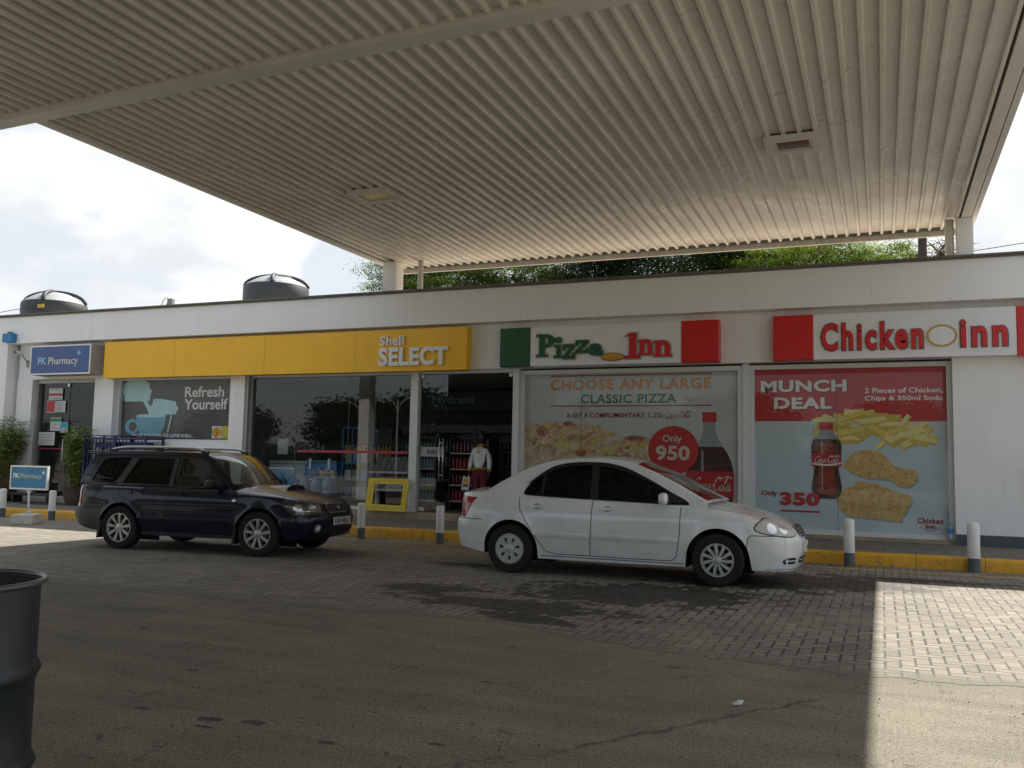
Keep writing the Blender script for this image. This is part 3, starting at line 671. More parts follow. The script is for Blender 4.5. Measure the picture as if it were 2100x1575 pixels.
t = thing('sign_board', (-5.1, 17.15, 3.44), 'green white and red lightbox sign with raised green and red letters', 'sign')
MB().bevel_box(-7.38, -6.69, 17.15, 17.398, 3.44, 4.255, .02).build('green_panel', SGREEN, t)
MB().box(-6.688, -3.562, 17.165, 17.398, 3.445, 4.25).build('white_panel', SWHITE, t)
MB().bevel_box(-3.56, -2.83, 17.15, 17.398, 3.44, 4.255, .02).build('red_panel', SRED, t)
F = FY(17.165); a = MB(); HALO = flatmat('letter_halo', (.34, .36, .32))
slab(a, 'P', -6.54, -6.14, 3.63, 4.09, F, .004, .04, 0, 2)
slab(a, 'i', -6.16, -5.97, 3.60, 4.02, F, .004, .04, 0, 2)
slab(a, 'z', -5.97, -5.71, 3.57, 3.87, F, .004, .04, 0, 2)
slab(a, 'z', -5.70, -5.42, 3.68, 3.94, F, .004, .04, 0, 2)
text(a, 'a', -5.42, -5.10, 3.60, 3.88, F, .004, .022, 2, bold=.075); text(a, 'a', -5.40, -5.12, 3.62, 3.865, F, .004, .04, 0, bold=.05)
a.build('lettering', [LGREEN, LRED, HALO], t); a = MB()
slab(a, 'I', -4.68, -4.36, 3.545, 4.05, F, .004, .04, 1, 2)
slab(a, 'n', -4.40, -4.09, 3.61, 3.92, F, .004, .04, 1, 2)
slab(a, 'n', -4.09, -3.73, 3.57, 3.89, F, .004, .04, 1, 2)
a.build('lettering', [LGREEN, LRED, HALO], t)
a = MB(); a.prism(circ(-4.92, 3.59, .25, .085), F, .004, .03, 0); a.prism(circ(-4.92, 3.595, .225, .066), F, .004, .034, 1)
for k_ in range(5):
    an = .3+k_*1.25; a.prism([(-4.92, 3.595), (-4.92+.2*math.cos(an), 3.595+.055*math.sin(an)), (-4.92+.2*math.cos(an+.08), 3.595+.055*math.sin(an+.08))], F, .03, .0355+.0003*k_, 0)
a.build('pizza_emblem', [flatmat('crust', (.30, .14, .03)), flatmat('cheese', (.62, .33, .05))], t)

t = thing('sign_board', (.2, 17.15, 3.43), 'red and white lightbox sign with raised red letters over the right window', 'sign')
MB().bevel_box(-1.84, -1.122, 17.15, 17.398, 3.43, 4.27, .015).build('red_panel', SRED, t)
MB().box(-1.12, 2.148, 17.16, 17.398, 3.435, 4.265).build('white_panel', SWHITE, t)
MB().bevel_box(2.15, 2.9, 17.15, 17.398, 3.43, 4.27, .015).build('red_panel', SRED, t)
F = FY(17.16); a = MB()
for word, x0, x1, z0, z1 in (('Chicken', -.98, .70, 3.585, 4.09), ('inn', 1.30, 2.01, 3.595, 4.06)):
    a = MB(); text(a, word, x0-.025, x1+.025, z0-.02, z1+.02, F, .004, .012, 1, bold=.056, spacing=1.24); text(a, word, x0, x1, z0, z1, F, .013, .04, 0, bold=.030, spacing=1.24)
    a.build('lettering', [LRED, EDGE], t)
a = MB(); a.prism(circ(1.0, 3.80, .275, .225), F, .004, .012, 0); a.prism(circ(1.0, 3.80, .25, .20), F, .004, .016, 1); a.prism(circ(1.0, 3.80, .205, .16), F, .004, .020, 0)
a.build('oval_emblem', [SWHITE, GOLD], t)

# ---------------------------------------------------------------- window posters (printed film behind the glass)
PW = flatmat('print_pale_grey', (.54, .55, .54)); PB = flatmat('print_pale_blue', (.52, .60, .63)); PR = flatmat('print_red', (.50, .03, .03), var=.1)
PDK = flatmat('print_charcoal', (.085, .078, .072), var=.35, scale=.6); PORG = flatmat('print_orange', (.60, .23, .02)); PGRN = flatmat('print_green', (.02, .15, .075))
PMAR = flatmat('print_maroon', (.30, .02, .035)); PWH = flatmat('print_white', (.80, .79, .76)); PCOLA = flatmat('print_cola', (.05, .014, .010), var=.6, scale=5)
PAMB = flatmat('print_amber', (.24, .03, .012), var=.4, scale=4); PGL = flatmat('print_clear_plastic', (.30, .33, .33), var=.15, scale=9)
PCY = flatmat('print_pale_cyan', (.46, .70, .72), var=.12, scale=2.0); PCY2 = flatmat('print_teal', (.14, .39, .50), var=.25, scale=1.6); PLBL = flatmat('print_label_red', (.46, .02, .025))
PDR = flatmat('print_dark_red', (.25, .012, .014)); PSH = flatmat('print_shadow_tone', (.30, .34, .36))
def crumb(n, c0, c1, c2, sc_=9):
    q = NT(n); o = q.obj(); f = q.noise(o, sc_, 8, .68, .4)
    c = q.ramp(f, [(.32, c0), (.5, c1), (.68, c2)])
    c = q.mix(1.0, c, q.ramp(q.noise(o, sc_*6, 4), [(.3, .72), (.7, 1.2)]), 'MULTIPLY')
    q.pbr(c, .5, 0, 0, q.bump(f, .25, .01)); return q.mat
FRY = crumb('print_fried_crust', (.44, .23, .06), (.64, .41, .14), (.74, .55, .27))
PIZ = crumb('print_pizza_cheese', (.40, .19, .09), (.62, .47, .31), (.76, .68, .54), 6)
CHIP = [flatmat('print_chip_%s' % n, c, var=.1) for n, c in (('gold', (.74, .58, .14)), ('pale', (.78, .67, .28)), ('deep', (.60, .43, .08)))]
BEAN = crumb('print_coffee_beans', (.012, .010, .009), (.05, .04, .035), (.22, .20, .18), 30)

# coffee poster
t = thing('poster', (-16.4, 17.66, 1.8), 'dark coffee poster with pale cups and white lettering in the shop window', 'poster')
F = FY(17.66); MB().box(-18.25, -14.6, 17.66, 17.675, 1.85, 3.39).build('panel', PDK, t)
a = MB(); c0 = lambda p: p
a.flat([(-18.30+.03, 3.10), (-18.23, 3.16), (-18.20, 3.30), (-18.05, 3.365), (-17.5, 3.365), (-17.36, 3.30), (-17.33, 3.17), (-17.26, 3.11), (-17.27, 3.05), (-18.24, 3.05)], F, .002, 0)
a.flat([(-18.20, 3.05), (-17.29, 3.05), (-17.33, 2.84), (-18.17, 2.84)], F, .0015, 0)
a.flat([(-17.54, 2.84), (-17.40, 2.84), (-17.22, 2.62), (-17.14, 2.46), (-17.30, 2.46), (-17.36, 2.60)], F, .0012, 0)
a.flat([(-17.30, 2.68), (-17.22, 2.78), (-17.20, 2.90), (-16.95, 2.90), (-16.46, 2.83), (-16.44, 2.73), (-16.37, 2.68), (-16.39, 2.58), (-17.28, 2.58)], F, .0025, 0)
a.flat([(-17.2, 2.58), (-16.42, 2.58), (-16.44, 2.50), (-17.15, 2.50)], F, .002, 0)
a.flat([(-17.0, 2.5), (-16.44, 2.5), (-16.56, 2.02), (-16.90, 2.0)], F, .001, 2)
a.flat([(-16.60, 2.5), (-16.56, 2.5), (-16.66, 2.04), (-16.70, 2.04)], F, .0015, 0)
a.flat([(-17.74, 2.47), (-17.70, 2.20), (-17.60, 2.02), (-17.45, 1.97), (-17.0, 1.97), (-16.86, 2.06), (-16.78, 2.25), (-16.75, 2.47)], F, .003, 1)
a.flat(circ(-17.245, 2.47, .49, .045), F, .0035, 0)
ring = circ(-17.86, 2.19, .23, .20, 28); a.flat(ring, F, .0028, 1, holes=[circ(-17.84, 2.19, .135, .12, 28)])
a.build('cup_picture', [PCY, PCY2, flatmat('print_dark_cup', (.05, .045, .04))], t)
a = MB(); a.flat([(-16.5, 1.86), (-16.45, 1.98), (-16.2, 2.09), (-16.0, 2.11), (-15.8, 2.06), (-15.55, 1.97), (-15.3, 1.86)], F, .0015); a.build('bean_picture', BEAN, t)
words(t, PWH, 'Refresh', -16.18, -14.95, 2.93, 3.20, F, .003, .005, bold=.02); words(t, PWH, 'Yourself', -16.18, -14.83, 2.62, 2.89, F, .003, .005, bold=.02)
words(t, PWH, 'MORE REASONS TO LOVE SHELL.', -17.83, -15.86, 1.925, 2.01, F, .005, .007, bold=.018)
a = MB(); a.flat(rect(-15.27, -14.99, 1.91, 2.21), F, .003, 0); a.flat(rect(-14.985, -14.70, 1.91, 2.21), F, .003, 1)
cx, cz, r_ = -15.13, 2.04, .12
shell = [(cx-.05, cz-.10), (cx+.05, cz-.10), (cx+.06, cz-.06), (cx+.11, cz-.05)]+[(cx+r_*math.cos(an)*(1+.03*math.cos(an*14)), cz+.01+r_*math.sin(an)*(1+.03*math.cos(an*14))) for an in [PI*k/28 for k in range(29)]]+[(cx-.11, cz-.05), (cx-.06, cz-.06)]
a.flat(offset_poly(shell, .012), F, .0035, 2); a.flat(shell, F, .004, 3)
for k in range(-3, 4):
    an = PI/2+k*.36; a.flat([(cx-.004+.015*k, cz-.09), (cx+.004+.015*k, cz-.09), (cx+.10*math.cos(an)+.004, cz+.10*math.sin(an)), (cx+.10*math.cos(an)-.004, cz+.10*math.sin(an))], F, .0045, 2)
a.build('shell_emblem', [PWH, flatmat('print_yellow_block', (.60, .50, .06)), flatmat('print_signal_red', (.50, .03, .02)), flatmat('print_signal_yellow', (.66, .45, .03))], t)

def bottle(mb, cx, z0, z1, hw, fn, mats, P=None, fill=.80, capw=.46):
    """printed plastic bottle: mats = (cap, clear, cola, amber)"""
    H = z1-z0
    P = P or [(0, .50), (.015, .74), (.05, .90), (.11, .99), (.18, .99), (.26, .92), (.34, .83), (.40, .81), (.47, .90), (.54, .985), (.60, 1), (.70, 1), (.745, .95), (.785, .82), (.83, .62), (.88, .47), (.92, .40), (.94, .42)]
    def outl(a_, b_, s=1.0):
        pr = [(a_, np.interp(a_, [p[0] for p in P], [p[1] for p in P]))]+[p for p in P if a_ < p[0] < b_]+[(b_, np.interp(b_, [p[0] for p in P], [p[1] for p in P]))]
        return [(cx-w_*hw*s, z0+h_*H) for h_, w_ in pr]+[(cx+w_*hw*s, z0+h_*H) for h_, w_ in reversed(pr)]
    mb.flat(outl(.02, .94), fn, .003, mats[1]); mb.flat(outl(.0, fill-.02), fn, .0034, mats[2]); mb.flat(outl(.06, fill-.08, .66), fn, .0038, mats[3]); mb.flat([(p[0]-hw*.30, p[1]) for p in outl(.12, fill-.05, .05)], fn, .0041, mats[1])
    mb.flat(rect(cx-hw*capw, cx+hw*capw, z0+.905*H, z0+H), fn, .0042, mats[0])

# pizza poster
t = thing('poster', (-4.75, 17.66, .34), 'pale pizza poster with red price disc and large cola bottle in the window', 'poster')
MB().box(-6.99, -2.53, 17.66, 17.675, .33, 3.35).build('panel', PW, t)
CX = lambda zx: -6.41+(zx-485)*.002713
CZ = lambda zy: 3.2-(zy-590)*.00272
pol = lambda L: [(CX(x), CZ(y)) for x, y in L]
rr = random.Random(4)
def jag(L, k=5, e=.012):
    q = spline(L, k, True); return [(x+rr.uniform(-e, e), z+rr.uniform(-e, e)) for x, z in q]
a = MB()
s1_ = pol([(285, 950), (380, 930), (520, 912), (700, 928), (900, 960), (1010, 1000), (960, 1030), (800, 1100), (640, 1160), (480, 1215), (400, 1260), (285, 1290)])
a.flat(jag(s1_), F, .002, 0)
a.flat(jag(pol([(1012, 1000), (960, 1032), (800, 1105), (640, 1168), (480, 1222), (380, 1280), (400, 1245), (560, 1180), (800, 1075), (940, 1000)])), F, .0026, 1)
s2_ = pol([(480, 1290), (620, 1190), (760, 1115), (1060, 1040), (1150, 1015), (1300, 1060), (1300, 1330), (480, 1330)])
a.flat(jag(s2_), F, .0016, 0)
for k in range(110):
    if k < 66: zx = rr.uniform(300, 900); zy = rr.uniform(930, 1130-(zx-300)*.12)
    else: zx = rr.uniform(760, 1230); zy = rr.uniform(1060, 1200)
    q = [(CX(zx)+rr.uniform(.6, 1)*rr.choice([.02, .03, .05, .09])*math.cos(an), CZ(zy)+rr.uniform(.5, 1)*.05*math.sin(an)) for an in [2*PI*j/9 for j in range(9)]]
    a.flat(q, F, .003+.0001*k, rr.choice([2, 3, 4, 2, 1, 5]))
for zx, zy, sx, sy, m_i in ((635, 930, .13, .055, 4), (475, 940, .12, .06, 2), (430, 985, .15, .12, 4), (590, 1090, .22, .09, 2), (700, 1035, .22, .07, 3), (1150, 1035, .24, .06, 4), (1150, 1095, .25, .07, 2), (950, 1140, .14, .08, 2), (740, 1150, .14, .08, 4)):
    a.flat([(CX(zx)+sx*rr.uniform(.8, 1.1)*math.cos(an), CZ(zy)+sy*rr.uniform(.8, 1.1)*math.sin(an)) for an in [2*PI*j/14 for j in range(14)]], F, .0105+.0001*zx/100, m_i)
a.build('pizza_picture', [PIZ, FRY, crumb('print_pineapple', (.48, .33, .08), (.62, .48, .16), (.70, .60, .30), 9), crumb('print_ham', (.36, .15, .07), (.52, .28, .16), (.62, .42, .28), 9), crumb('print_bacon', (.24, .07, .04), (.38, .15, .09), (.5, .28, .18), 9), crumb('print_melt', (.48, .36, .22), (.6, .5, .36), (.66, .58, .46), 5)], t)
a = MB(); bottle(a, -3.10, .40, 2.51, .455, F, (0, 1, 2, 2), P=[(0, .8), (.03, .98), (.46, 1), (.54, .93), (.62, .76), (.70, .52), (.76, .36), (.82, .27), (.90, .25), (.94, .27)], fill=.70, capw=.30)
a.flat(rect(-3.56, -2.635, .86, 1.36), F, .0045, 4); a.build('bottle_picture', [PR, PGL, PCOLA, PAMB, PLBL], t)
a = MB(); a.flat(circ(-3.81, 1.76, .50, .48, 56), F, .0135, 0); a.build('price_disc', PR, t)
CREAMP = flatmat('print_cream', (.62, .58, .46)); DKG = flatmat('print_dark_grey', (.10, .07, .07))
words(t, PORG, 'CHOOSE ANY LARGE', -6.41, -3.06, 2.975, 3.20, F, .004, .006, bold=.034, spacing=1.14)
words(t, PGRN, 'CLASSIC PIZZA', -5.74, -3.75, 2.70, 2.885, F, .004, .006, bold=.024, spacing=1.12)
for z in (3.262, 2.635): MB().flat(rect(-6.41, -3.06, z, z+.023), F, .004).build('rule_line', PMAR, t)
words(t, DKG, '& GET A', -6.04, -5.58, 2.405, 2.505, F, .004, .006, bold=.01); words(t, PMAR, 'COMPLIMENTARY', -5.54, -4.38, 2.405, 2.505, F, .004, .006, bold=.022, spacing=1.08); words(t, DKG, '1,25l', -4.32, -4.03, 2.39, 2.505, F, .004, .006)
a = MB(); script_cola(a, -3.98, -3.46, 2.385, 2.53, F, .004, 0, .2); a.build('script_lettering', PMAR, t)
words(t, CREAMP, 'Only', -4.02, -3.64, 1.885, 2.06, F, .014, .016, bold=.015); words(t, CREAMP, '950', -4.16, -3.48, 1.555, 1.85, F, .014, .016, bold=.03)
a = MB(); script_cola(a, -3.42, -2.66, .93, 1.27, F, .0052, 0, .22); a.build('script_lettering', CREAMP, t)

# chicken poster
t = thing('poster', (-.58, 17.66, .27), 'red and pale blue fried chicken poster with chips and a cola bottle', 'poster')
a = MB(); a.box(-2.26, 1.09, 17.66, 17.675, .30, 2.332, 0); a.box(-2.26, 1.09, 17.66, 17.675, 2.334, 3.34, 1); a.build('panel', [PB, PR], t)
QX = lambda zx: -.74+(zx-900)*.001626
QZ = lambda zy: 1.11-(zy-500)*.00163
dr_ = [(QX(x), QZ(y)) for x, y in [(960, 260), (985, 190), (1060, 110), (1150, 80), (1260, 75), (1360, 110), (1420, 170), (1475, 240), (1560, 265), (1650, 280), (1700, 300), (1715, 375), (1680, 430), (1610, 475), (1530, 465), (1480, 440), (1440, 400), (1330, 385), (1200, 390), (1090, 350), (1000, 310)]]
pc_ = [(QX(x), QZ(y)) for x, y in [(885, 640), (900, 570), (960, 510), (1085, 460), (1090, 420), (1210, 430), (1330, 465), (1440, 510), (1560, 540), (1650, 590), (1640, 660), (1610, 700), (1590, 760), (1550, 800), (1540, 855), (1450, 850), (1300, 835), (1150, 825), (1000, 810), (930, 770), (895, 700)]]
a = MB(); sh_ = lambda L, dx, dz: [(x+dx, z+dz) for x, z in L]
a.flat(sh_(dr_, .03, -.035), F, .002, 1); a.flat(sh_(pc_, .03, -.03), F, .0021, 1)
a.flat(jag(dr_, 4, .008), F, .004, 0); a.flat(jag(pc_, 4, .009), F, .0045, 0)
a.build('chicken_picture', [FRY, PSH], t)
a = MB()
for k in range(74):
    u = rr.random(); cx = -1.0+1.75*u; top = 2.58-.9*abs(u-.42)**1.4; cz = rr.uniform(1.95+.05*rr.random(), max(2.0, top-.04))
    an = rr.uniform(-.75, .45) if rr.random() < .8 else rr.uniform(.4, 1.0); L = rr.uniform(.15, .26); w_ = rr.uniform(.055, .075)
    ca, sa = math.cos(an), math.sin(an)
    q = [(cx+ca*l_-sa*ww, cz+sa*l_+ca*ww) for l_, ww in ((-L, -w_), (L, -w_*.8), (L*1.02, w_*.7), (-L*.96, w_))]
    a.flat(q, F, .002+.00012*k, rr.choice([0, 0, 1, 1, 2])); 
    a.flat([(cx+ca*l_-sa*ww, cz+sa*l_+ca*ww) for l_, ww in ((-L, -w_), (L, -w_*.8), (L*.98, -w_*.35), (-L, -w_*.5))], F, .00206+.00012*k, 2)
a.flat([(-1.22, 2.35), (-1.15, 2.31), (-.8, 2.33), (-.72, 2.37), (-.8, 2.41), (-1.1, 2.41)], F, .012, 1)
a.build('chips_picture', CHIP, t)
a = MB(); bottle(a, -.945, .90, 2.31, .262, FY(17.648), (0, 1, 2, 3)); a.flat([(-1.205, 1.50), (-.685, 1.50), (-.685, 1.735), (-1.205, 1.735)], FY(17.648), .0048, 4)
a.flat([(-1.205, 1.53), (-1.0, 1.505), (-.8, 1.515), (-.685, 1.55), (-.685, 1.58), (-.85, 1.545), (-1.0, 1.535), (-1.205, 1.56)], FY(17.648), .0052, 5)
a.build('bottle_picture', [PR, PGL, PCOLA, PAMB, PLBL, PWH], t)
Fm = FY(17.645)
def bite(mb, cx, cz, r_): mb.flat([(cx+r_*rr.uniform(.7, 1.2)*math.cos(an), cz+r_*rr.uniform(.7, 1.2)*math.sin(an)) for an in [2*PI*j/10 for j in range(10)]], F, .0128, 2)
for w_, x0, x1, z0, z1, bites in (('MUNCH', -2.12, -.58, 2.885, 3.11, ((-1.86, 3.12, .03), (-1.2, 3.11, .035), (-1.15, 3.125, .03), (-.72, 3.105, .03), (-1.55, 2.885, .025))),
                                  ('DEAL', -1.88, -.84, 2.565, 2.785, ((-.86, 2.70, .022), (-.855, 2.66, .02), (-.86, 2.62, .022), (-1.80, 2.56, .03), (-1.45, 2.79, .03), (-1.05, 2.56, .025)))):
    a = MB(); text(a, w_, x0+.015, x1+.015, z0-.02, z1-.02, F, .004, .006, 1, bold=.045, spacing=1.08); text(a, w_, x0, x1, z0, z1, F, .008, .012, 0, bold=.04, spacing=1.08)
    for q in bites: bite(a, *q)
    a.build('lettering', [PWH, PDR, PR], t)
words(t, PWH, '2 Pieces of Chicken,', -.27, 1.03, 2.835, 2.945, F, .004, .006, bold=.022); words(t, PWH, 'Chips & 350ml Soda', -.27, 1.02, 2.685, 2.80, F, .004, .006, bold=.022)
words(t, PMAR, 'Only', -2.12, -1.83, .90, 1.025, F, .004, .006, bold=.03); words(t, PR, '350', -1.78, -1.07, .755, 1.005, F, .0142, .016, bold=.055, spacing=1.08); MB().flat(rect(-1.78, -1.07, .635, .668), F, .004).build('rule_line', PR, t)
a = MB(); script_cola(a, -1.16, -.71, 1.545, 1.70, FY(17.648), .0056, 0, .2); a.build('script_lettering', PWH, t)
words(t, PMAR, 'Chicken', .57, .99, .515, .615, F, .004, .006, bold=.05, spacing=1.1); words(t, PMAR, 'inn', .70, .86, .43, .505, F, .004, .006, bold=.05)
vs_, fs_, _ = text_geo('luv dat chicken')
a = MB(); a.add([(.63+v[0]*.3, 17.66-.004-v[2]*.001, .375+v[1]*.04+.07*(2*v[0]-1)**2) for v in vs_], fs_); a.build('lettering', PDR, t)

# ---------------------------------------------------------------- notices on the pharmacy door
PAPER = flatmat('paper_white', (.62, .62, .60), .8); INK = flatmat('print_grey_ink', (.16, .16, .17), .8); PGREEN = flatmat('print_leaf_green', (.02, .25, .10), .7); PCYAN = flatmat('print_sky_blue', (.06, .38, .55), .7)
def notice(x0, x1, z0, z1, label, bands, lines):
    c = thing('notice', ((x0+x1)/2, 17.55, z0), label, 'notice', 'paper notices on the pharmacy door')
    MB().box(x0, x1, 17.568, 17.572, z0, z1).build('sheet', PAPER, c)
    a = MB(); h = z1-z0; w = x1-x0
    for b0, b1, m in bands: a.box(x0+.01, x1-.01, 17.565, 17.5679, z0+b0*h, z0+b1*h, m)
    for k in range(lines[0]):
        zz = z0+h*(lines[1]+(lines[2]-lines[1])*k/max(1, lines[0]-1)); rr_ = rr.uniform(.6, .9)
        a.box(x0+w*.1, x0+w*rr_, 17.565, 17.5679, zz, zz+.012, 1)
    if a.v: a.build('print', [PR, INK, PGREEN, PCYAN], c)
notice(-20.77, -20.27, 2.90, 3.21, 'white notice with pink heading, topmost on the pharmacy door', [(.35, .55, 0)], (3, .1, .9))
notice(-20.82, -20.52, 2.55, 2.88, 'red notice beside a white sheet on the pharmacy door', [(.06, .97, 0)], (0, 0, 0))
notice(-20.51, -20.14, 2.55, 2.87, 'white printed sheet right of the red notice on the door', [(0, .07, 2)], (6, .2, .85))
notice(-20.65, -20.26, 2.07, 2.42, 'white notice with green band on the pharmacy door', [(.7, .95, 2)], (3, .15, .5))
notice(-20.28, -20.0, 2.02, 2.30, 'blue and white card by the pharmacy door handle', [(.45, .97, 3)], (2, .1, .3))
notice(-21.05, -20.46, 1.68, 2.03, 'large typed white sheet, lowest on the pharmacy door', [], (4, .15, .8))

# ---------------------------------------------------------------- roof things
TANK = M('tank_black_plastic', (.035, .042, .047), .55, var=.2, scale=2); TANKTOP = M('tank_grey_top', (.36, .37, .38), .7, var=.12)  # domes and roof pipe are a lighter grey than the tank body
def water_tank(x, y, r, z0, z1, zc, label):
    t = thing('water_tank', (x, y, 4.92), label, 'water tank', 'water tanks on the roof')
    p = [(0, 0), (r*.98, 0)]; zz = 0; H = z1-z0
    for k in range(3):
        h0 = H*k/3; h1 = H*(k+1)/3
        p += [(r*.988, h0+.012), (r, h0+.03), (r, h1-.03), (r*.988, h1-.012)]
    p += [(r*.985, H+.02), (r*.965, H+.04)]
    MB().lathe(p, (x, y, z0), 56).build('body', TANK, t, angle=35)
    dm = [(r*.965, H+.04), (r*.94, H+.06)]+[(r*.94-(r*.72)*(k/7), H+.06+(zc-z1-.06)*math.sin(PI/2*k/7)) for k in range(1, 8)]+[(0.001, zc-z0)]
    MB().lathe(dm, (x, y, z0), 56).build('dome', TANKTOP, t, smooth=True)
    rb = MB()
    for k in range(4):
        an = .5+k*PI/2
        rb.tube([(x+r*.97*math.cos(an)*math.cos(a), y+r*.97*math.sin(an)*math.cos(a), z0+H+.04+(zc-z1)*math.sin(a)) for a in [PI/2*k2/8 for k2 in range(9)]], .055, 6)
    rb.build('rib', TANK, t, smooth=True)
    MB().lathe([(.0, .08), (.2, .08), (.22, .05), (.22, -.05)], (x-r*.35, y, zc-.06), 24).build('lid', TANK, t, angle=40)
    return t
w1 = water_tank(-22.35, 18.9, .89, 4.92, 5.78, 6.14, 'black water tank with grey domed top at the left end of the roof')
MB().box(-22.02, -21.78, 18.05, 18.07, 5.56, 5.66).build('yellow_tag', flatmat('tag_yellow', (.55, .34, .04)), w1)
w2 = water_tank(-16.85, 22, .97, 4.92, 6.56, 6.92, 'black water tank standing alone near the middle of the roof')
MB().tube([(-16.35, 21.4, 6.82), (-15.75, 21.2, 6.70)], .03, 6).build('pipe', TANKTOP, w2)
t = thing('roof_spotlight', (-16.7, 17.55, 5.18), 'small grey spotlight with looped cable on the roof edge', 'spotlight')
MB().bevel_box(-16.78, -16.62, 17.5, 17.62, 5.25, 5.45, .015).build('head', M('dull_grey_metal', (.25, .25, .24), .5), t)
MB().tube([(-16.7, 17.56, 5.16), (-16.7, 17.56, 5.27)], .02, 6).build('bracket', COPE, t)
MB().tube(spline([(-16.98, 17.55, 5.18), (-16.98, 17.55, 5.36), (-16.86, 17.55, 5.48), (-16.78, 17.55, 5.42), (-16.84, 17.55, 5.30)], 5), .010, 5).build('cable', COPE, t)
t = thing('stub_post', (1.0, 24, 4.92), 'dark rusty pipe stub standing on the roof by the right canopy post', 'post'); MB().tube([(1.0, 24, 4.92), (1.02, 24, 7.2), (.97, 24, 7.35)], [.11, .10, .08], 8).build('pipe', M('dark_rust', (.03, .026, .022), .8), t)
for nm, pts, lab in (('power_line', [(2.2, 27, 7.45), (8, 26, 7.85), (30, 24, 9.4)], 'thin black power line right of the canopy post'),
                     ('telephone_wire', [(-60, 30, 8.4), (-33, 24, 6.7), (-25, 20, 6.02)], 'thin telephone wire in the sky left of the water tank')):
    tag(MB().tube(pts, .012, 5).build(nm, M(nm, (.03, .03, .03), .6)), lab, 'cable')

# wall fittings
t = thing('alarm_box', (-21.71, 17.0, 4.4), 'small blue alarm box on the corner of the left pier', 'alarm box')
MB().bevel_box(-21.90, -21.54, 16.93, 17.095, 4.42, 4.66, .02).build('box', M('alarm_blue', (.02, .20, .46), .4), t)
MB().bevel_box(-21.76, -21.66, 16.97, 17.06, 4.662, 4.71, .01).build('lamp_cap', M('dark_cap', (.08, .06, .07), .4), t)
t = thing('security_camera', (-21.45, 17.4, 4.0), 'small white security camera on the wall beside the blue sign', 'camera')
MB().tube([(-21.55, 17.08, 4.16), (-21.50, 17.30, 4.13)], .055, 12).build('body', FRAME, t, angle=40)
MB().tube([(-21.556, 17.055, 4.163), (-21.551, 17.078, 4.161)], .04, 12).build('lens', M('lens_black', (.01, .01, .01), .1), t)
MB().tube(spline([(-21.50, 17.25, 4.10), (-21.42, 17.28, 4.0), (-21.40, 17.35, 3.92), (-21.40, 17.398, 3.92)], 4), .02, 6).bevel_box(-21.46, -21.30, 17.36, 17.398, 3.78, 3.96, .01).build('bracket', M('bracket_grey', (.3, .3, .29), .5), t)

# ---------------------------------------------------------------- bollards
BOLW = M('bollard_white', (.76, .76, .74), .55, var=.08, scale=5, bump=.1, dirt=.3); BOLG = M('bollard_grey', (.10, .115, .125), .6, var=.15, bump=.1)
def bollard(x, y, h, r, label):
    t = thing('bollard', (x, y, 0), label, 'bollard', 'white bollards along the kerb')
    MB().lathe([(0, 0), (r, 0), (r, .202)], (x, y, 0), 24).build('base_band', BOLG, t, angle=40)
    MB().lathe([(r+.001, .203), (r+.001, h-.035), (r*.92, h-.012), (r*.7, h), (0, h+.004)], (x, y, 0), 24).build('post', BOLW, t, angle=50)
for a_ in ((-18.42, 14.55, .64, .072, 'white bollard at the far left of the kerb, left of the blue stand'), (-16.79, 14.47, .645, .072, 'white bollard just right of the blue pharmacy stand'),
           (-8.87, 14.36, .655, .070, 'white bollard at the nose of the dark car'), (-7.16, 14.18, .67, .070, 'white bollard between the two cars, in front of the door'),
           (-.47, 14.5, .70, .077, 'white bollard just in front of the white car, below the poster'), (1.21, 14.66, .71, .083, 'white bollard at the far right, in front of the bare wall')):
    bollard(*a_)

# ---------------------------------------------------------------- pharmacy pavement stand
t = thing('sign_stand', (-16.26, 13.45, 0), 'blue pharmacy sign on a white pole set in a white concrete block', 'sign')
bw = M('painted_concrete', (.62, .62, .58), .8, var=.12, bump=.3, bscale=20, dirt=.4)
c_, s_ = math.cos(.50), math.sin(.50)
def rot(mb, cx, cy):
    mb.v = [(cx+(v[0]-cx)*c_-(v[1]-cy)*s_, cy+(v[0]-cx)*s_+(v[1]-cy)*c_, v[2]) for v in mb.v]; return mb
rot(MB().bevel_box(-16.48, -16.05, 13.18, 13.66, .005, .20, .012), -16.26, 13.42).build('block', bw, t)
pm = MB(); pm.tube([(-16.26, 13.45, .20), (-16.29, 13.45, .70)], .02, 8)
for dx, dy in ((-.08, 0), (.08, 0), (0, .08)): pm.tube([(-16.26+dx, 13.45+dy, .19), (-16.265, 13.45, .29)], .012, 6)
for dx in (-.07, .07): pm.tube([(-16.288, 13.45, .60), (-16.29+dx, 13.45, .70)], .012, 6)
pm.build('pole', BOLW, t, smooth=True)
fb_ = MB(); frame_bars(fb_, -16.83, -15.76, .70, 1.19, .03, 13.42, 13.47); fb_.build('rim', LETW, t)
MB().box(-16.80, -15.79, 13.435, 13.465, .73, 1.16).build('panel', M('stand_blue', (.018, .19, .38), .4), t)
words(t, LETW, 'FK', -16.75, -16.58, .93, 1.03, FY(13.435), .0005, .003, bold=.03); words(t, M('letter_pale_yellow', (.55, .52, .30), .5), 'Pharmacy', -16.56, -15.93, .90, 1.03, FY(13.435), .0005, .003, bold=.01)
MB().prism([(-15.895+u*.075, 1.055+v*.08) for u, v in PLUS], FY(13.435), .0005, .003).build('plus_mark', LETW, t)

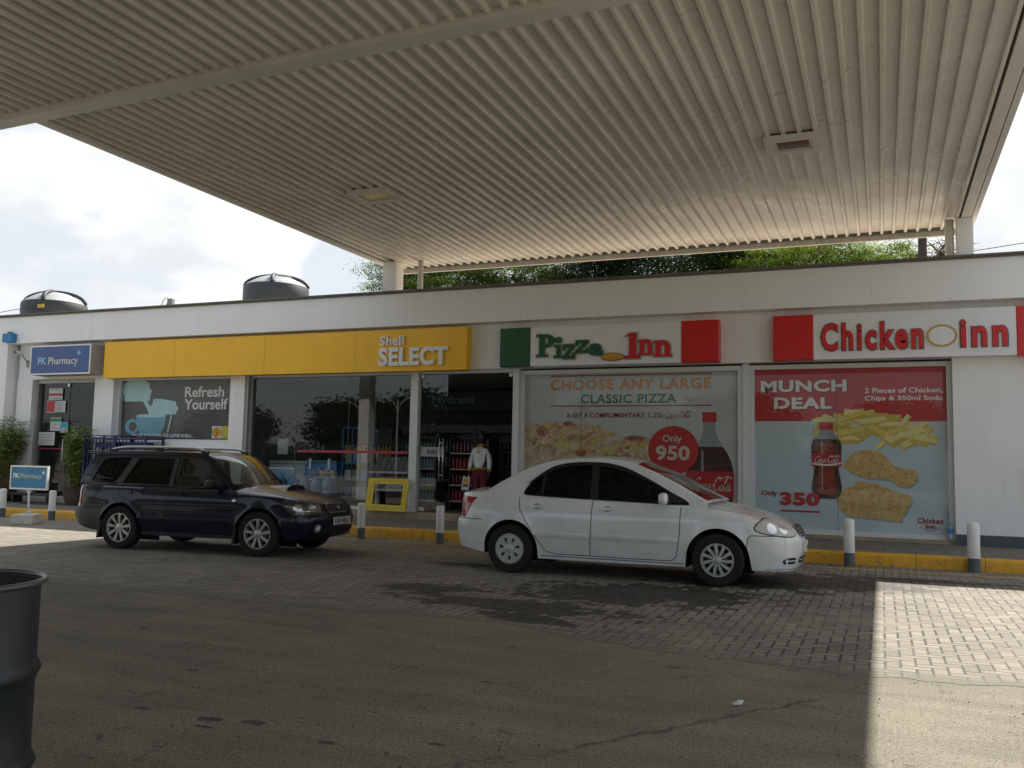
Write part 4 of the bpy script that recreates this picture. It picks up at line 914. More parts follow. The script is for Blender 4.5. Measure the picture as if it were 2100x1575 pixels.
# ---------------------------------------------------------------- plants
LEAF = []
for i, c in enumerate(((.16, .22, .045), (.11, .165, .035), (.20, .25, .07))): LEAF.append(M('bamboo_leaf_%s' % 'abc'[i], c, .55, var=.3, scale=3))
CANE = M('bamboo_cane', (.15, .15, .05), .6); POT = M('brown_clay_pot', (.085, .055, .038), .75, var=.3, scale=8, bump=.5, bscale=30)
def bamboo(x, y, z0, top, rad, n, seed, label, potr, poth, lean=0):
    q = random.Random(seed); t = thing('potted_bamboo', (x, y, .18), label, 'plant', 'bamboo plants by the pharmacy door')
    MB().lathe([(0, 0), (potr*.7, 0), (potr*.78, .04), (potr, poth*.6), (potr*.97, poth*.85), (potr*1.05, poth*.93), (potr*1.05, poth), (potr*.92, poth), (potr*.9, poth-.05), (0, poth-.05)], (x, y, .18), 28).build('pot', POT, t, angle=45)
    st = MB(); lf = MB()
    for k in range(n):
        an = q.uniform(0, 2*PI); r0 = q.uniform(0, potr*.6); H = (top-z0)*q.uniform(.55, 1.0)
        bx, by = x+r0*math.cos(an), y+r0*math.sin(an); sp = q.uniform(.1, rad)*(.6+.4*H/(top-z0))
        pts = [(bx+sp*(s*s)*math.cos(an)+lean*s*s, by+sp*.8*(s*s)*math.sin(an), z0-.05+H*(s-.10*s**4)) for s in [j/7 for j in range(8)]]
        st.tube(pts, [.009*(1-.7*j/7) for j in range(8)], 4, caps=False)
        for j in range(85):
            s = q.uniform(.12, 1.0)**.85; i0 = min(6, int(s*7)); f = s*7-i0
            p = Vector(pts[i0]).lerp(Vector(pts[i0+1]), f)+Vector((q.gauss(0, .05), q.gauss(0, .05), q.gauss(0, .03)))
            a_ = q.uniform(0, 2*PI); L = q.uniform(.09, .17); d = Vector((math.cos(a_), math.sin(a_), q.uniform(-.9, .35))).normalized()*L
            w = d.cross(Vector((q.uniform(-1, 1), q.uniform(-1, 1), 1))).normalized()*q.uniform(.008, .014)
            lf.add([p, p+d*.4+w, p+d, p+d*.4-w], [(0, 1, 2, 3)], q.choice((0, 0, 1, 2)))
    st.build('stem', CANE, t); lf.build('foliage', LEAF, t)
bamboo(-18.72, 16.85, .60, 2.44, .42, 70, 3, 'bushy bamboo in a brown pot right of the pharmacy door', .34, .44)
bamboo(-21.55, 16.95, .60, 2.68, .50, 80, 5, 'bushy bamboo in a brown pot at the left picture edge', .36, .46, .12)

# bench, white pot and mat before the pharmacy
t = thing('bench', (-20.3, 16.9, .18), 'low dark wooden bench at the pharmacy step', 'bench'); wd = M('dark_wood', (.045, .038, .03), .6, var=.3)
MB().bevel_box(-21.0, -19.6, 16.75, 17.08, .37, .43, .008).build('seat', wd, t)
for x in (-20.95, -19.72):
    MB().bevel_box(x, x+.07, 16.77, 17.06, .181, .37, .005).build('leg', wd, t)
t = thing('bucket', (-20.95, 16.55, .18), 'small white plastic pot beside the low dark bench', 'pot')
MB().lathe([(0, 0), (.13, 0), (.165, .30), (.175, .30), (.175, .32), (.15, .32), (.12, .02), (0, .02)], (-20.95, 16.45, .181), 24).build('body', M('white_plastic', (.58, .58, .55), .5), t, angle=40)
tag(MB().box(-20.2, -19.1, 16.35, 17.0, .181, .192).build('door_mat', M('dark_mat', (.05, .048, .045), .95, bump=.4)), 'dark rubber mat on the pavement before the pharmacy', 'mat')

# blue cage of crates
t = thing('cylinder_cage', (-17.3, 16.9, .18), 'blue steel cage of upright bars under the coffee poster', 'cage'); BL = M('cage_blue', (.022, .035, .13), .5, var=.2)
cg = MB()
for x0 in (-18.42, -17.42):
    x1 = x0+.96; y0, y1 = 16.72, 17.30; z1 = 1.92
    for (xa, ya) in ((x0, y0), (x1, y0), (x0, y1), (x1, y1)): cg.box(xa-.025, xa+.025, ya-.025, ya+.025, .181, z1)
    for zz in (.25, 1.06, 1.86):
        cg.box(x0, x1, y0-.015, y0+.015, zz-.02, zz+.02); cg.box(x0, x1, y1-.015, y1+.015, zz-.02, zz+.02); cg.box(x0-.015, x0+.015, y0, y1, zz-.02, zz+.02); cg.box(x1-.015, x1+.015, y0, y1, zz-.02, zz+.02)
    for k in range(1, 8): cg.box(x0+k*.12-.010, x0+k*.12+.010, y0-.01, y0+.01, .25, z1-.06)
    for k in range(1, 5): cg.box(x0-.01, x0+.01, y0+k*.115-.01, y0+k*.115+.01, .25, z1-.06)
cg.build('bars', BL, t)
MB().box(-18.4, -16.5, 16.72, 17.3, 1.922, 1.935).build('top_sheet', BL, t)
CR = M('crate_blue', (.025, .05, .16), .5, var=.2)
k_ = 0
for x0, lab in ((-18.2, 'left'), (-17.3, 'right')):
    for j, nm in enumerate(('bottom', 'second', 'third', 'topmost')):
        c = MB(); z = .27+j*.38; bars = [(x0, x0+.62, 16.84, 16.86), (x0, x0+.62, 17.20, 17.22), (x0, x0+.02, 16.86, 17.20), (x0+.60, x0+.62, 16.86, 17.20)]
        for q in bars:
            c.box(*q, z, z+.14); c.box(*q, z+.22, z+.36)
        for xx in (x0, x0+.2, x0+.4, x0+.60): c.box(xx, xx+.02, 16.837, 16.84, z+.14, z+.22)
        c.box(x0+.02, x0+.60, 16.86, 17.20, z, z+.02)
        tag(c.build('crate', CR), 'blue plastic crate in the %s half of the blue cage, %s of its stack' % (lab, nm), 'crate', 'blue crates in the cage')

# yellow selfie frame
t = thing('photo_frame', (-10.08, 17.3, .34), 'empty yellow board frame leaning against the shop window', 'frame')
def FL(u, v, d): return (u+.02*(v-.34), 17.36-d+.06*(v-.34)/.68*2-.06, v)
yf = M('frame_yellow', (.64, .48, .02), .5, var=.05)
MB().prism(rect(-10.60, -9.58, .345, 1.05), FL, 0, .03, holes=[rect(-10.44, -9.71, .48, .93)]).build('board', yf, t)
sq = MB(); q = random.Random(2)
for (x0, x1, z, vert) in ((-10.55, -9.65, .41, 0), (-10.55, -9.65, .99, 0), (.50, .92, -10.52, 1), (.50, .92, -9.64, 1)):
    n = 34 if not vert else 18
    for k in range(n):
        u = x0+(x1-x0)*k/n
        if k % 11 in (0, 1): continue
        h = q.uniform(.012, .026)
        p = [(u, z-h/2), (u+.012, z-h/2), (u+.016, z+h/2), (u+.004, z+h/2)]
        if vert: p = [(b, a_) for a_, b in p]
        sq.flat(p, FL, .0315)
sq.build('border_pattern', M('frame_orange_marks', (.42, .18, .01), .6), t)

# bottle on the ledge by the right wall
t = thing('water_bottle', (1.09, 17.5, .245), 'small clear water bottle with blue label at the window corner', 'bottle')
MB().lathe([(0, 0), (.036, 0), (.04, .02), (.04, .10), (.036, .11), (.04, .12), (.04, .20), (.03, .25), (.014, .275), (.014, .29)], (1.09, 17.46, .246), 20).build('body', M('clear_bluish_plastic', (.30, .40, .44), .15, coat=.5), t, smooth=True)
MB().lathe([(.0415, .14), (.0415, .21)], (1.09, 17.46, .246), 20).build('label', M('bottle_blue', (.03, .22, .52), .4), t, smooth=True)
MB().lathe([(.017, .278), (.017, .305), (0, .306)], (1.09, 17.46, .246), 14).build('cap', M('cap_blue', (.05, .25, .55), .4), t)

# drum at the left, on the pump island
t = MB().bevel_box(-4.6, -2.35, .9, 2.6, 0, .15, .03); tag(t.build('pump_island', M('island_concrete', (.28, .27, .25), .85, bump=.3)), kind='structure')
t = thing('oil_drum', (-2.727, 1.957, .15), 'open dark blue-grey steel drum at the left foreground', 'drum')
DR = NT('drum_paint'); o_ = DR.obj()
c_ = DR.ramp(DR.noise(o_, 3, 6, .6), [(.3, (.010, .015, .020)), (.7, (.022, .029, .035))]); c_ = DR.mix(DR.m('MULTIPLY', DR.ramp(DR.noise(o_, 7, 8, .7), [(.58, 0.0), (.7, 1.0)]), .4), c_, (.07, .065, .06))
c_ = DR.mix(DR.m('MULTIPLY', DR.ramp(DR.noise(o_, 16, 9, .75), [(.62, 0.0), (.68, 1.0)]), .8), c_, (.09, .05, .03))
DR.pbr(c_, .42, .15, 0, DR.bump(DR.noise(o_, 4, 4), .12, .02)); DR = DR.mat
R_ = .282
pr = [(0, .012), (R_-.01, .012), (R_, 0), (R_+.006, .008), (R_, .02)]
for zc in (.30, .59): pr += [(R_, zc-.035), (R_+.006, zc-.02), (R_+.016, zc), (R_+.006, zc+.02), (R_, zc+.035)]
pr += [(R_, .86)]
MB().lathe(pr, (-2.727, 1.957, .15), 72).build('body', DR, t, angle=60)
MB().lathe([(R_-.004, .86), (R_-.004, .3), (R_-.004, .02), (0, .02)], (-2.727, 1.957, .15), 72).build('inside', M('drum_inside', (.025, .025, .026), .7, var=.3), t, smooth=True)
MB().lathe([(R_+.010+.010*math.cos(a), .868+.010*math.sin(a)) for a in [2*PI*k/10 for k in range(11)]], (-2.727, 1.957, .15), 72).build('rim', M('worn_rim', (.12, .125, .13), .35, metal=.5, var=.3, scale=12), t, smooth=True)

# litter
t = MB(); q = random.Random(8); t.add([(-.85, 5.63, .006), (-.80, 5.64, .012), (-.79, 5.68, .03), (-.83, 5.70, .02), (-.86, 5.67, .01), (-.82, 5.66, .035)], [(0, 1, 5), (1, 2, 5), (2, 3, 5), (3, 4, 5), (4, 0, 5)])
tag(t.build('crumpled_paper', PAPER), 'scrap of crumpled white paper lying on the foreground asphalt', 'litter')

# ---------------------------------------------------------------- inside the shop
SHW = M('shelf_white', (.52, .52, .50), .5); SHD = M('shelf_dark', (.05, .05, .055), .6); GLB = M('fridge_black', (.02, .02, .022), .3)
BCOL = {'cola': (.13, .012, .012), 'red': (.36, .02, .02), 'orange': (.50, .20, .02), 'water': (.25, .33, .38), 'green': (.05, .16, .06), 'blue': (.04, .12, .34), 'amber': (.30, .15, .03)}
BM = {}
for n, c in BCOL.items():
    mb = MB(); mb.lathe([(0, 0), (.034, 0), (.036, .02), (.036, .15), (.032, .18), (.014, .225), (.014, .245), (0, .246)], (0, 0, 0), 10)
    o = mb.build('bottle', M('bottle_%s' % n, c, .25, coat=.3), None, smooth=True); BM[n] = o
used = set()
def put_bottle(kind, x, y, z, label, group, s=1.0):
    src = BM[kind]
    if kind in used: o = src.copy(); col.objects.link(o)
    else: o = src; used.add(kind)
    o.location = (x, y, z); o.scale = (s, s, s); tag(o, label, 'bottle', group)
def shelf(name, label, x0, x1, y0, y1, z0, levels, mat, back=True, cat='shelf'):
    t = thing(name, ((x0+x1)/2, (y0+y1)/2, z0), label, cat)
    f = MB()
    for x in (x0, x1-.03): f.box(x, x+.03, y0, y1, z0, levels[-1]+.35)
    if back: f.box(x0+.03, x1-.03, y1-.02, y1, z0, levels[-1]+.35)
    f.build('frame', SHD, t)
    for z in levels:
        MB().box(x0+.031, x1-.031, y0+.0, y1-.021, z-.03, z).build('shelf_board', mat, t)
    return t
lv = [.55, .92, 1.29, 1.66]
shelf('drinks_shelf', 'drinks rack with white shelf edges behind the push door', -10.05, -9.55, 18.6, 19.1, .335, lv, SHW)
shelf('drinks_shelf', 'taller drinks rack of red bottles behind the door opening', -9.35, -8.35, 18.9, 19.5, .335, lv, SHW)
shelf('drinks_shelf', 'dark drinks rack inside the shop, right of the person', -7.75, -7.1, 19.6, 20.2, .335, lv, SHW)
for i, z in enumerate(lv):
    for k in range(5): put_bottle(['water', 'blue', 'water', 'green'][i], -9.97+k*.085, 18.68, z, 'bottle on the narrow rack behind the push door', 'bottles on the narrow rack')
    for k in range(10): put_bottle(['red', 'cola', 'red', 'cola'][i], -9.27+k*.095, 18.98, z, 'red drinks bottle on the rack behind the door opening', 'red bottles on the rack', 1.1)
    for k in range(6): put_bottle(['cola', 'amber', 'green', 'cola'][i], -7.68+k*.1, 19.68, z, 'bottle on the dark rack right of the person', 'bottles on the dark rack')
# fridges along the back wall
for i in range(5):
    x0 = -13.0+i*1.22
    t = thing('drinks_fridge', (x0+.6, 23.3, .335), 'tall glass-door drinks fridge at the back of the shop, %s from the left' % ['first', 'second', 'third', 'fourth', 'fifth'][i], 'fridge', 'fridges along the back wall')
    MB().box(x0, x0+1.2, 23.0, 23.8, .34, .55).box(x0, x0+1.2, 23.0, 23.8, 2.28, 2.5).box(x0, x0+.05, 23.0, 23.8, .55, 2.28).box(x0+1.15, x0+1.2, 23.0, 23.8, .55, 2.28).box(x0+.05, x0+1.15, 23.75, 23.8, .55, 2.28).build('cabinet', M('fridge_grey', (.16, .165, .16), .4), t)
    for z in (.95, 1.35, 1.75): MB().box(x0+.05, x0+1.15, 23.1, 23.75, z-.02, z).build('shelf', SHW, t)
    MB().box(x0+.08, x0+.11, 22.94, 22.97, 1.1, 1.95).build('handle', FRAME, t)
    for z in (1.35, 1.75):
        for k in range(9): put_bottle(['water', 'water', 'cola', 'water', 'orange'][i], x0+.14+k*.115, 23.14, z, 'bottle behind the glass of the back fridges', 'bottles in the back fridges', 1.2)
t = thing('header_panel', (-8.8, 22.6, 2.95), 'dark blue header panel with pale lettering above the fridges', 'sign')
MB().box(-11.9, -7.2, 22.6, 22.65, 2.9, 3.42).build('panel', M('navy_panel', (.02, .045, .09), .5), t)
a = MB(); text(a, 'Hydrate', -11.75, -10.45, 3.02, 3.3, FY(22.6), .001, .01, bold=.02); a.build('lettering', M('pale_letters', (.30, .38, .40), .6), t)
t = thing('hanging_poster', (-8.3, 22.0, 2.6), 'small dark framed advert hanging inside above the fridges', 'poster'); MB().box(-8.6, -8.0, 22.0, 22.02, 2.55, 3.1).build('panel', M('advert_dark', (.06, .075, .09), .5, var=.5, scale=4), t)
# freezers, bottles, news rack and shelves behind the big window
t = thing('chest_freezer', (-13.55, 18.9, .335), 'white chest freezer behind the big shop window', 'freezer')
MB().bevel_box(-14.2, -13.02, 18.55, 19.3, .34, 1.32, .03).build('cabinet', M('freezer_white', (.58, .62, .64), .35), t); MB().bevel_box(-14.2, -13.02, 18.53, 19.3, 1.323, 1.40, .02).build('lid', M('freezer_lid', (.52, .55, .57), .3), t)
t = thing('ice_cream_freezer', (-12.5, 18.8, .335), 'blue ice cream freezer with colourful cones behind the big window', 'freezer')
MB().bevel_box(-12.98, -12.08, 18.35, 19.1, .34, 1.36, .02).build('cabinet', M('freezer_blue', (.02, .19, .42), .35, var=.35, scale=3), t)
MB().bevel_box(-12.98, -12.08, 18.34, 19.1, 1.363, 1.42, .02).build('lid', M('freezer_lid_blue', (.10, .20, .26), .3), t)
a = MB(); text(a, 'iGLOO', -12.88, -12.5, .86, .98, FY(18.35), .0005, .004, 0, bold=.03)
q = random.Random(3)
for k in range(9):
    cx, cz = -12.55+.05*k, 1.02+.02*math.sin(k*2); a.prism(circ(cx, cz+.10, .045, .05, 12), FY(18.35), .0005, .003+.0003*k, q.choice((1, 2, 3))); a.prism([(cx-.035, cz+.07), (cx+.035, cz+.07), (cx+.02, cz-.06)], FY(18.35), .0005, .003+.0003*k, q.choice((2, 3)))
for x in (-12.86, -12.32): a.box(x, x+.07, 18.33, 18.339, 1.20, 1.46, 0)
a.build('artwork', [PWH, PR, M('print_cone', (.52, .36, .14)), M('print_icecream', (.60, .55, .42))], t)
JB = M('water_jug_blue', (.10, .24, .40), .2, coat=.4)
for k in range(5):
    x = -13.42+k*.33
    t = thing('water_jug', (x, 18.05, .335), 'large blue water jug in the row behind the big window', 'water jug', 'water jugs on the shop floor')
    MB().lathe([(0, 0), (.13, 0), (.14, .02), (.14, .16), (.13, .18), (.14, .20), (.14, .33), (.12, .40), (.05, .46), (.04, .50), (.04, .53)], (x, 18.05, .55), 20).build('body', JB, t, smooth=True)
    MB().lathe([(.042, .50), (.042, .55), (0, .55)], (x, 18.05, .55), 14).build('cap', M('jug_cap', (.05, .10, .35), .4), t)
tag(MB().bevel_box(-13.65, -11.95, 17.88, 18.24, .336, .55, .01).build('low_plinth', SHD), 'low dark plinth under the row of water jugs', 'plinth')
t = shelf('bottle_shelf', 'shelf of orange drinks behind the big window, beside the blue freezer', -12.8, -11.3, 19.6, 20.1, .335, [.7, 1.10, 1.52, 1.9], SHD)
for k in range(13): put_bottle('orange', -12.68+k*.108, 19.68, 1.52, 'orange drink bottle in the row behind the big window', 'orange bottles behind the big window', 1.35)
for k in range(13): put_bottle('amber', -12.68+k*.108, 19.68, 1.10, 'amber drink bottle in the lower row behind the big window', 'amber bottles behind the big window', 1.2)
BR = M('rack_blue', (.03, .10, .26), .5)
t = thing('wire_rack', (-11.6, 18.6, .335), 'tall blue metal rack behind the big shop window', 'rack'); f = MB()
for x in (-11.9, -11.2):
    for y in (18.3, 18.7): f.box(x, x+.025, y, y+.025, .336, 2.22)
for z in (.55, .95, 1.35, 1.75, 2.2):
    f.box(-11.9, -11.18, 18.3, 18.325, z, z+.02); f.box(-11.9, -11.18, 18.7, 18.725, z, z+.02)
    for k in range(6): f.box(-11.88+k*.13, -11.87+k*.13, 18.325, 18.7, z, z+.012)
f.build('frame', BR, t)
for j, z in enumerate((.572, .972, 1.372)):
    for k in range(3): tag(MB().bevel_box(-11.86+k*.22, -11.67+k*.22, 18.36, 18.66, z, z+.24, .01).build('carton', M('carton', ((.10, .18, .30), (.30, .33, .34), (.16, .22, .18))[(k+j) % 3], .6, var=.2)), 'small carton stacked on the blue metal rack', 'box', 'cartons on the blue rack')
t = thing('news_rack', (-10.7, 18.3, .335), 'white newspaper rack with sloping trays behind the big window', 'rack')
f = MB(); f.box(-11.05, -11.0, 18.45, 18.6, .336, 1.62); f.box(-10.0, -9.95, 18.45, 18.6, .336, 1.62); f.build('frame', SHW, t)
for z in (.75, 1.15):
    MB().add([(-11.0, 18.05, z), (-9.98, 18.05, z), (-9.98, 18.45, z+.06), (-11.0, 18.45, z+.06), (-11.0, 18.05, z+.04), (-9.98, 18.05, z+.04), (-9.98, 18.45, z+.10), (-11.0, 18.45, z+.10)], [(0, 1, 2, 3), (4, 5, 6, 7), (0, 1, 5, 4), (1, 2, 6, 5), (2, 3, 7, 6), (3, 0, 4, 7)]).build('tray', SHW, t)
for z in (.86, 1.26):
    for k in range(6):
        x = -10.95+k*.16; tag(MB().add([(x, 18.15, z-.03), (x+.14, 18.15, z-.03), (x+.14, 18.36, z+.27), (x, 18.36, z+.27), (x, 18.18, z-.05), (x+.14, 18.18, z-.05), (x+.14, 18.40, z+.26), (x, 18.40, z+.26)], [(0, 1, 2, 3), (7, 6, 5, 4), (0, 4, 5, 1), (1, 5, 6, 2), (2, 6, 7, 3), (3, 7, 4, 0)]).build('newspaper', M('newsprint', (.20, .195, .18), .9, var=.5, scale=30)), 'folded newspaper standing in the white rack', 'newspaper', 'newspapers in the rack')
tag(MB().box(-12.68, -9.72, 17.585, 17.592, 1.60, 1.655).build('window_stripe', M('red_film', (.42, .03, .06), .5)), 'red safety stripe stuck across the big shop window', 'sticker')
tag(MB().box(-13.25, -12.95, 17.61, 17.614, 1.55, 1.92).build('window_notice', flatmat('faded_notice', (.30, .31, .31), .7)), 'faded paper notice on the left pane of the big window', 'notice')
for i, (x, z) in enumerate(((-13.1, 2.02), (-12.95, 1.92))):
    t = thing('shelf_lamp', (x+.25, 20.8, z), 'lit strip lamp glowing deep inside the shop, %s of two' % ('upper', 'lower')[i], 'lamp')
    em = NT('lit_strip'); e = em.n.new('ShaderNodeEmission'); e.inputs[0].default_value = (1, .98, .9, 1); e.inputs[1].default_value = 2.5; em.L.new(e.outputs[0], em.out.inputs[0])
    MB().box(x, x+.75, 20.8, 20.83, z, z+.03).build('tube', em.mat, t); MB().box(x, x+.75, 20.79, 20.84, z+.031, z+.06).build('fitting', SHW, t)
# pharmacy shelves
t = shelf('medicine_shelf', 'shelves of small boxes deep inside the pharmacy', -20.9, -19.0, 21.0, 21.3, .335, [1.0, 1.5, 2.0, 2.5], SHD)
q = random.Random(9)
for z in (1.0, 1.5, 2.0, 2.5):
    for k in range(9):
        x = -20.85+k*.205; tag(MB().box(x, x+.15, 21.02, 21.12, z+.001, z+q.uniform(.1, .2)).build('medicine_box', M('medbox', q.choice(((.3, .3, .3), (.1, .2, .3), (.3, .12, .1), (.25, .28, .2))), .6)), 'small medicine box on the pharmacy shelves', 'box', 'medicine boxes on the shelves')
t = thing('counter', (-20.2, 19.6, .335), 'pale counter standing inside the pharmacy', 'counter'); MB().bevel_box(-20.9, -19.3, 19.3, 19.8, .336, 1.25, .02).build('body', M('counter_pale', (.30, .30, .29), .5), t); MB().bevel_box(-20.95, -19.25, 19.25, 19.85, 1.253, 1.30, .01).build('top', M('counter_top', (.2, .2, .2), .3), t)

# ---------------------------------------------------------------- person in the doorway
def skin_mesh(name, P, E, mat, parent, sub=2, root=0):
    """P: list of (x,y,z,radius); grows one continuous surface round the edges"""
    off = Vector((0, 0, 0)); p = parent
    while p is not None: off += p.location; p = p.parent
    me = bpy.data.meshes.new(name); me.from_pydata([Vector(q[:3])-off for q in P], E, []); me.update()
    o = bpy.data.objects.new(name, me); col.objects.link(o)
    mo = o.modifiers.new('skin', 'SKIN'); mo.use_smooth_shade = True
    for i, q in enumerate(P):
        r = q[3]; d = me.skin_vertices[0].data[i]; d.radius = (r, r) if not isinstance(r, tuple) else r; d.use_root = (i == root)
    ms = o.modifiers.new('sub', 'SUBSURF'); ms.levels = sub; ms.render_levels = sub
    bpy.context.view_layer.update()
    nm = bpy.data.meshes.new_from_object(o.evaluated_get(bpy.context.evaluated_depsgraph_get()))
    o.modifiers.clear(); o.data = nm; bpy.data.meshes.remove(me); nm.name = name
    nm.materials.clear(); nm.materials.append(mat); nm.polygons.foreach_set('use_smooth', [True]*len(nm.polygons))
    o.parent = parent; return o
PX, PY, PZ = -8.14, 18.0, .337
t = thing('person', (PX, PY, PZ), 'person in white jacket and dark red trousers standing in the shop doorway', 'person')
SKN = M('skin_dark', (.040, .023, .016), .5, var=.1); JACK = M('jacket_white', (.72, .74, .77), .75, var=.07, scale=10, bump=.25, bscale=14); TROU = M('trousers_maroon', (.13, .014, .018), .8, var=.12); STRP = M('jacket_yellow_trim', (.48, .30, .03), .7); HAIR = M('hair_black', (.010, .009, .009), .6, bump=.4)
G = lambda x, y, z, r: (PX+x, PY+y, PZ+z, r)
P = [G(0, 0, .95, .13), G(0, 0, 1.15, .12), G(0, .01, 1.36, .13), G(0, .01, 1.47, .06), G(.01, -.005, 1.53, .05), G(.015, -.02, 1.60, .072), G(.015, -.015, 1.68, .082), G(.012, -.01, 1.735, .055)]
E_ = [(0, 1), (1, 2), (2, 3), (3, 4), (4, 5), (5, 6), (6, 7)]
def chain(par, pts):
    for q in pts:
        P.append(q); E_.append((par, len(P)-1)); par = len(P)-1
    return par
for sgn in (-1, 1):
    w_ = chain(2, [G(.17*sgn, .01, 1.42, .055), G(.215*sgn, .0, 1.14, .042), G(.235*sgn, -.06, .90, .026), G(.238*sgn, -.075, .84, .030)])
    for k in range(4): chain(w_, [G((.238+(k-1.5)*.004)*sgn, -.075+(k-1.5)*.02, .80, .011), G((.232)*sgn, -.078+(k-1.5)*.019, .765-.004*abs(k-1.5), .009), G((.215)*sgn, -.078+(k-1.5)*.017, .742+.004*k, .008)])
    chain(w_, [G(.222*sgn, -.10, .83, .011), G(.212*sgn, -.112, .795, .009)])
    f_ = chain(0, [G(.095*sgn, 0, .86, .095), G(.10*sgn, -.01, .50, .062), G(.105*sgn, .01, .09, .042), G(.11*sgn, -.09, .04, .035)])
skin_mesh('body', P, E_, SKN, t, 2)
JP = [G(0, 0, 1.0, .155), G(0, 0, 1.15, .145), G(0, .01, 1.33, .155), G(0, .012, 1.45, .085)]; JE = [(0, 1), (1, 2), (2, 3)]
for sgn in (-1, 1):
    b0 = len(JP); JP += [G(.150*sgn, .01, 1.385, .074), G(.218*sgn, .0, 1.14, .060), G(.236*sgn, -.05, .945, .050)]; JE += [(2, b0), (b0, b0+1), (b0+1, b0+2)]
skin_mesh('jacket', JP, JE, JACK, t, 2, 1)
tr = MB()
tr.tube([(PX, PY, PZ+.955), (PX, PY, PZ+1.0)], [.168, .166], 20); tr.build('jacket_hem', STRP, t, smooth=True); tr = MB(); tr.tube([(PX, PY+.012, PZ+1.485), (PX, PY+.008, PZ+1.515)], [.082, .070], 16)
for sgn in (-1, 1): MB().tube([(PX+.237*sgn, PY-.045, PZ+.955), (PX+.242*sgn, PY-.058, PZ+.915)], [.052, .050], 14).build('jacket_cuff', STRP, t, smooth=True)
for x0, x1 in ((-.055, -.030), (.055, .030)): tr.add([(PX+x0, PY-.088, PZ+1.475), (PX+x1, PY-.150, PZ+1.30), (PX+x1*.2, PY-.152, PZ+1.30), (PX+x0*.6, PY-.092, PZ+1.475)], [(0, 1, 2, 3)])
tr.build('jacket_collar', STRP, t, smooth=True)
TP = [G(0, 0, 1.02, .135), G(0, 0, .95, .15)]; TE = []
for sgn in (-1, 1):
    b0 = len(TP); TP += [G(.092*sgn, 0, .84, .118), G(.10*sgn, -.01, .50, .085), G(.106*sgn, .01, .10, .072)]; TE += [(1, b0), (b0, b0+1), (b0+1, b0+2)]
TE.append((0, 1)); skin_mesh('trousers', TP, TE, TROU, t, 2, 1)
hd = MB()
SHM = M('shoe_black', (.015, .015, .015), .5)
for sgn in (-1, 1): MB().bevel_box(PX+.11*sgn-.045, PX+.11*sgn+.045, PY-.16, PY+.07, PZ+.0, PZ+.085, .03).build('shoe', SHM, t, angle=50)
bm = bmesh.new(); bmesh.ops.create_icosphere(bm, subdivisions=4, radius=1)
bmesh.ops.delete(bm, geom=[v for v in bm.verts if v.co.y < -.45 and v.co.z < .35 or v.co.z < -.9], context='VERTS')
hr = MB(); q = random.Random(1)
for v in bm.verts: v.co = Vector((PX+.013+v.co.x*.112*(1+q.uniform(-.03, .03)), PY+.012+v.co.y*.122, PZ+1.655+v.co.z*.150*(1+q.uniform(-.02, .02))))
hr.from_bm(bm); bm.free(); hr.build('hair', HAIR, t, smooth=True)
fc = MB()
EYM = M('eye_white', (.3, .28, .26), .3)
for sgn in (-1, 1): MB().lathe([(0, -.006), (.009, -.004), (.010, 0)], (PX+.013+.030*sgn, PY-.098, PZ+1.652), 10, axis='y').build('eye', EYM, t)
nz_ = MB().tube([(PX+.014, PY-.095, PZ+1.648), (PX+.014, PY-.112, PZ+1.615), (PX+.014, PY-.098, PZ+1.605)], [.008, .015, .010], 8); nz_.build('nose', SKN, t, smooth=True); nz_ = MB(); nz_.tube([(PX-.012, PY-.092, PZ+1.578), (PX+.014, PY-.10, PZ+1.576), (PX+.04, PY-.092, PZ+1.578)], [.004, .009, .004], 8); nz_.build('mouth', SKN, t, smooth=True)
c = thing('card', (PX-.24, PY-.10, PZ+.78), 'white card with yellow and red print held by the person in the doorway', 'card')
def CD(u, v, d): return (PX-.26+u+.10*(v-PZ-.8)*.8, PY-.125-d, v)
MB().prism([(-.10, PZ+.50), (.075, PZ+.50), (.085, PZ+.74), (.055, PZ+.81), (.03, PZ+.81), (.03, PZ+.775), (-.03, PZ+.775), (-.03, PZ+.81), (-.09, PZ+.79)], CD, 0, .02).build('board', M('card_white', (.62, .62, .58), .5), c)
a = MB(); a.flat([(-.07, PZ+.66), (.055, PZ+.66), (.06, PZ+.74), (-.065, PZ+.755)], CD, .0215, 0); a.flat([(-.07, PZ+.60), (.055, PZ+.60), (.055, PZ+.635), (-.07, PZ+.635)], CD, .0218, 1); a.flat([(-.072, PZ+.57), (.052, PZ+.57), (.055, PZ+.60), (-.07, PZ+.60)], CD, .0216, 2); a.build('print', [M('card_yellow', (.58, .36, .02), .5), PR, M('card_dark', (.05, .05, .06), .5)], c)

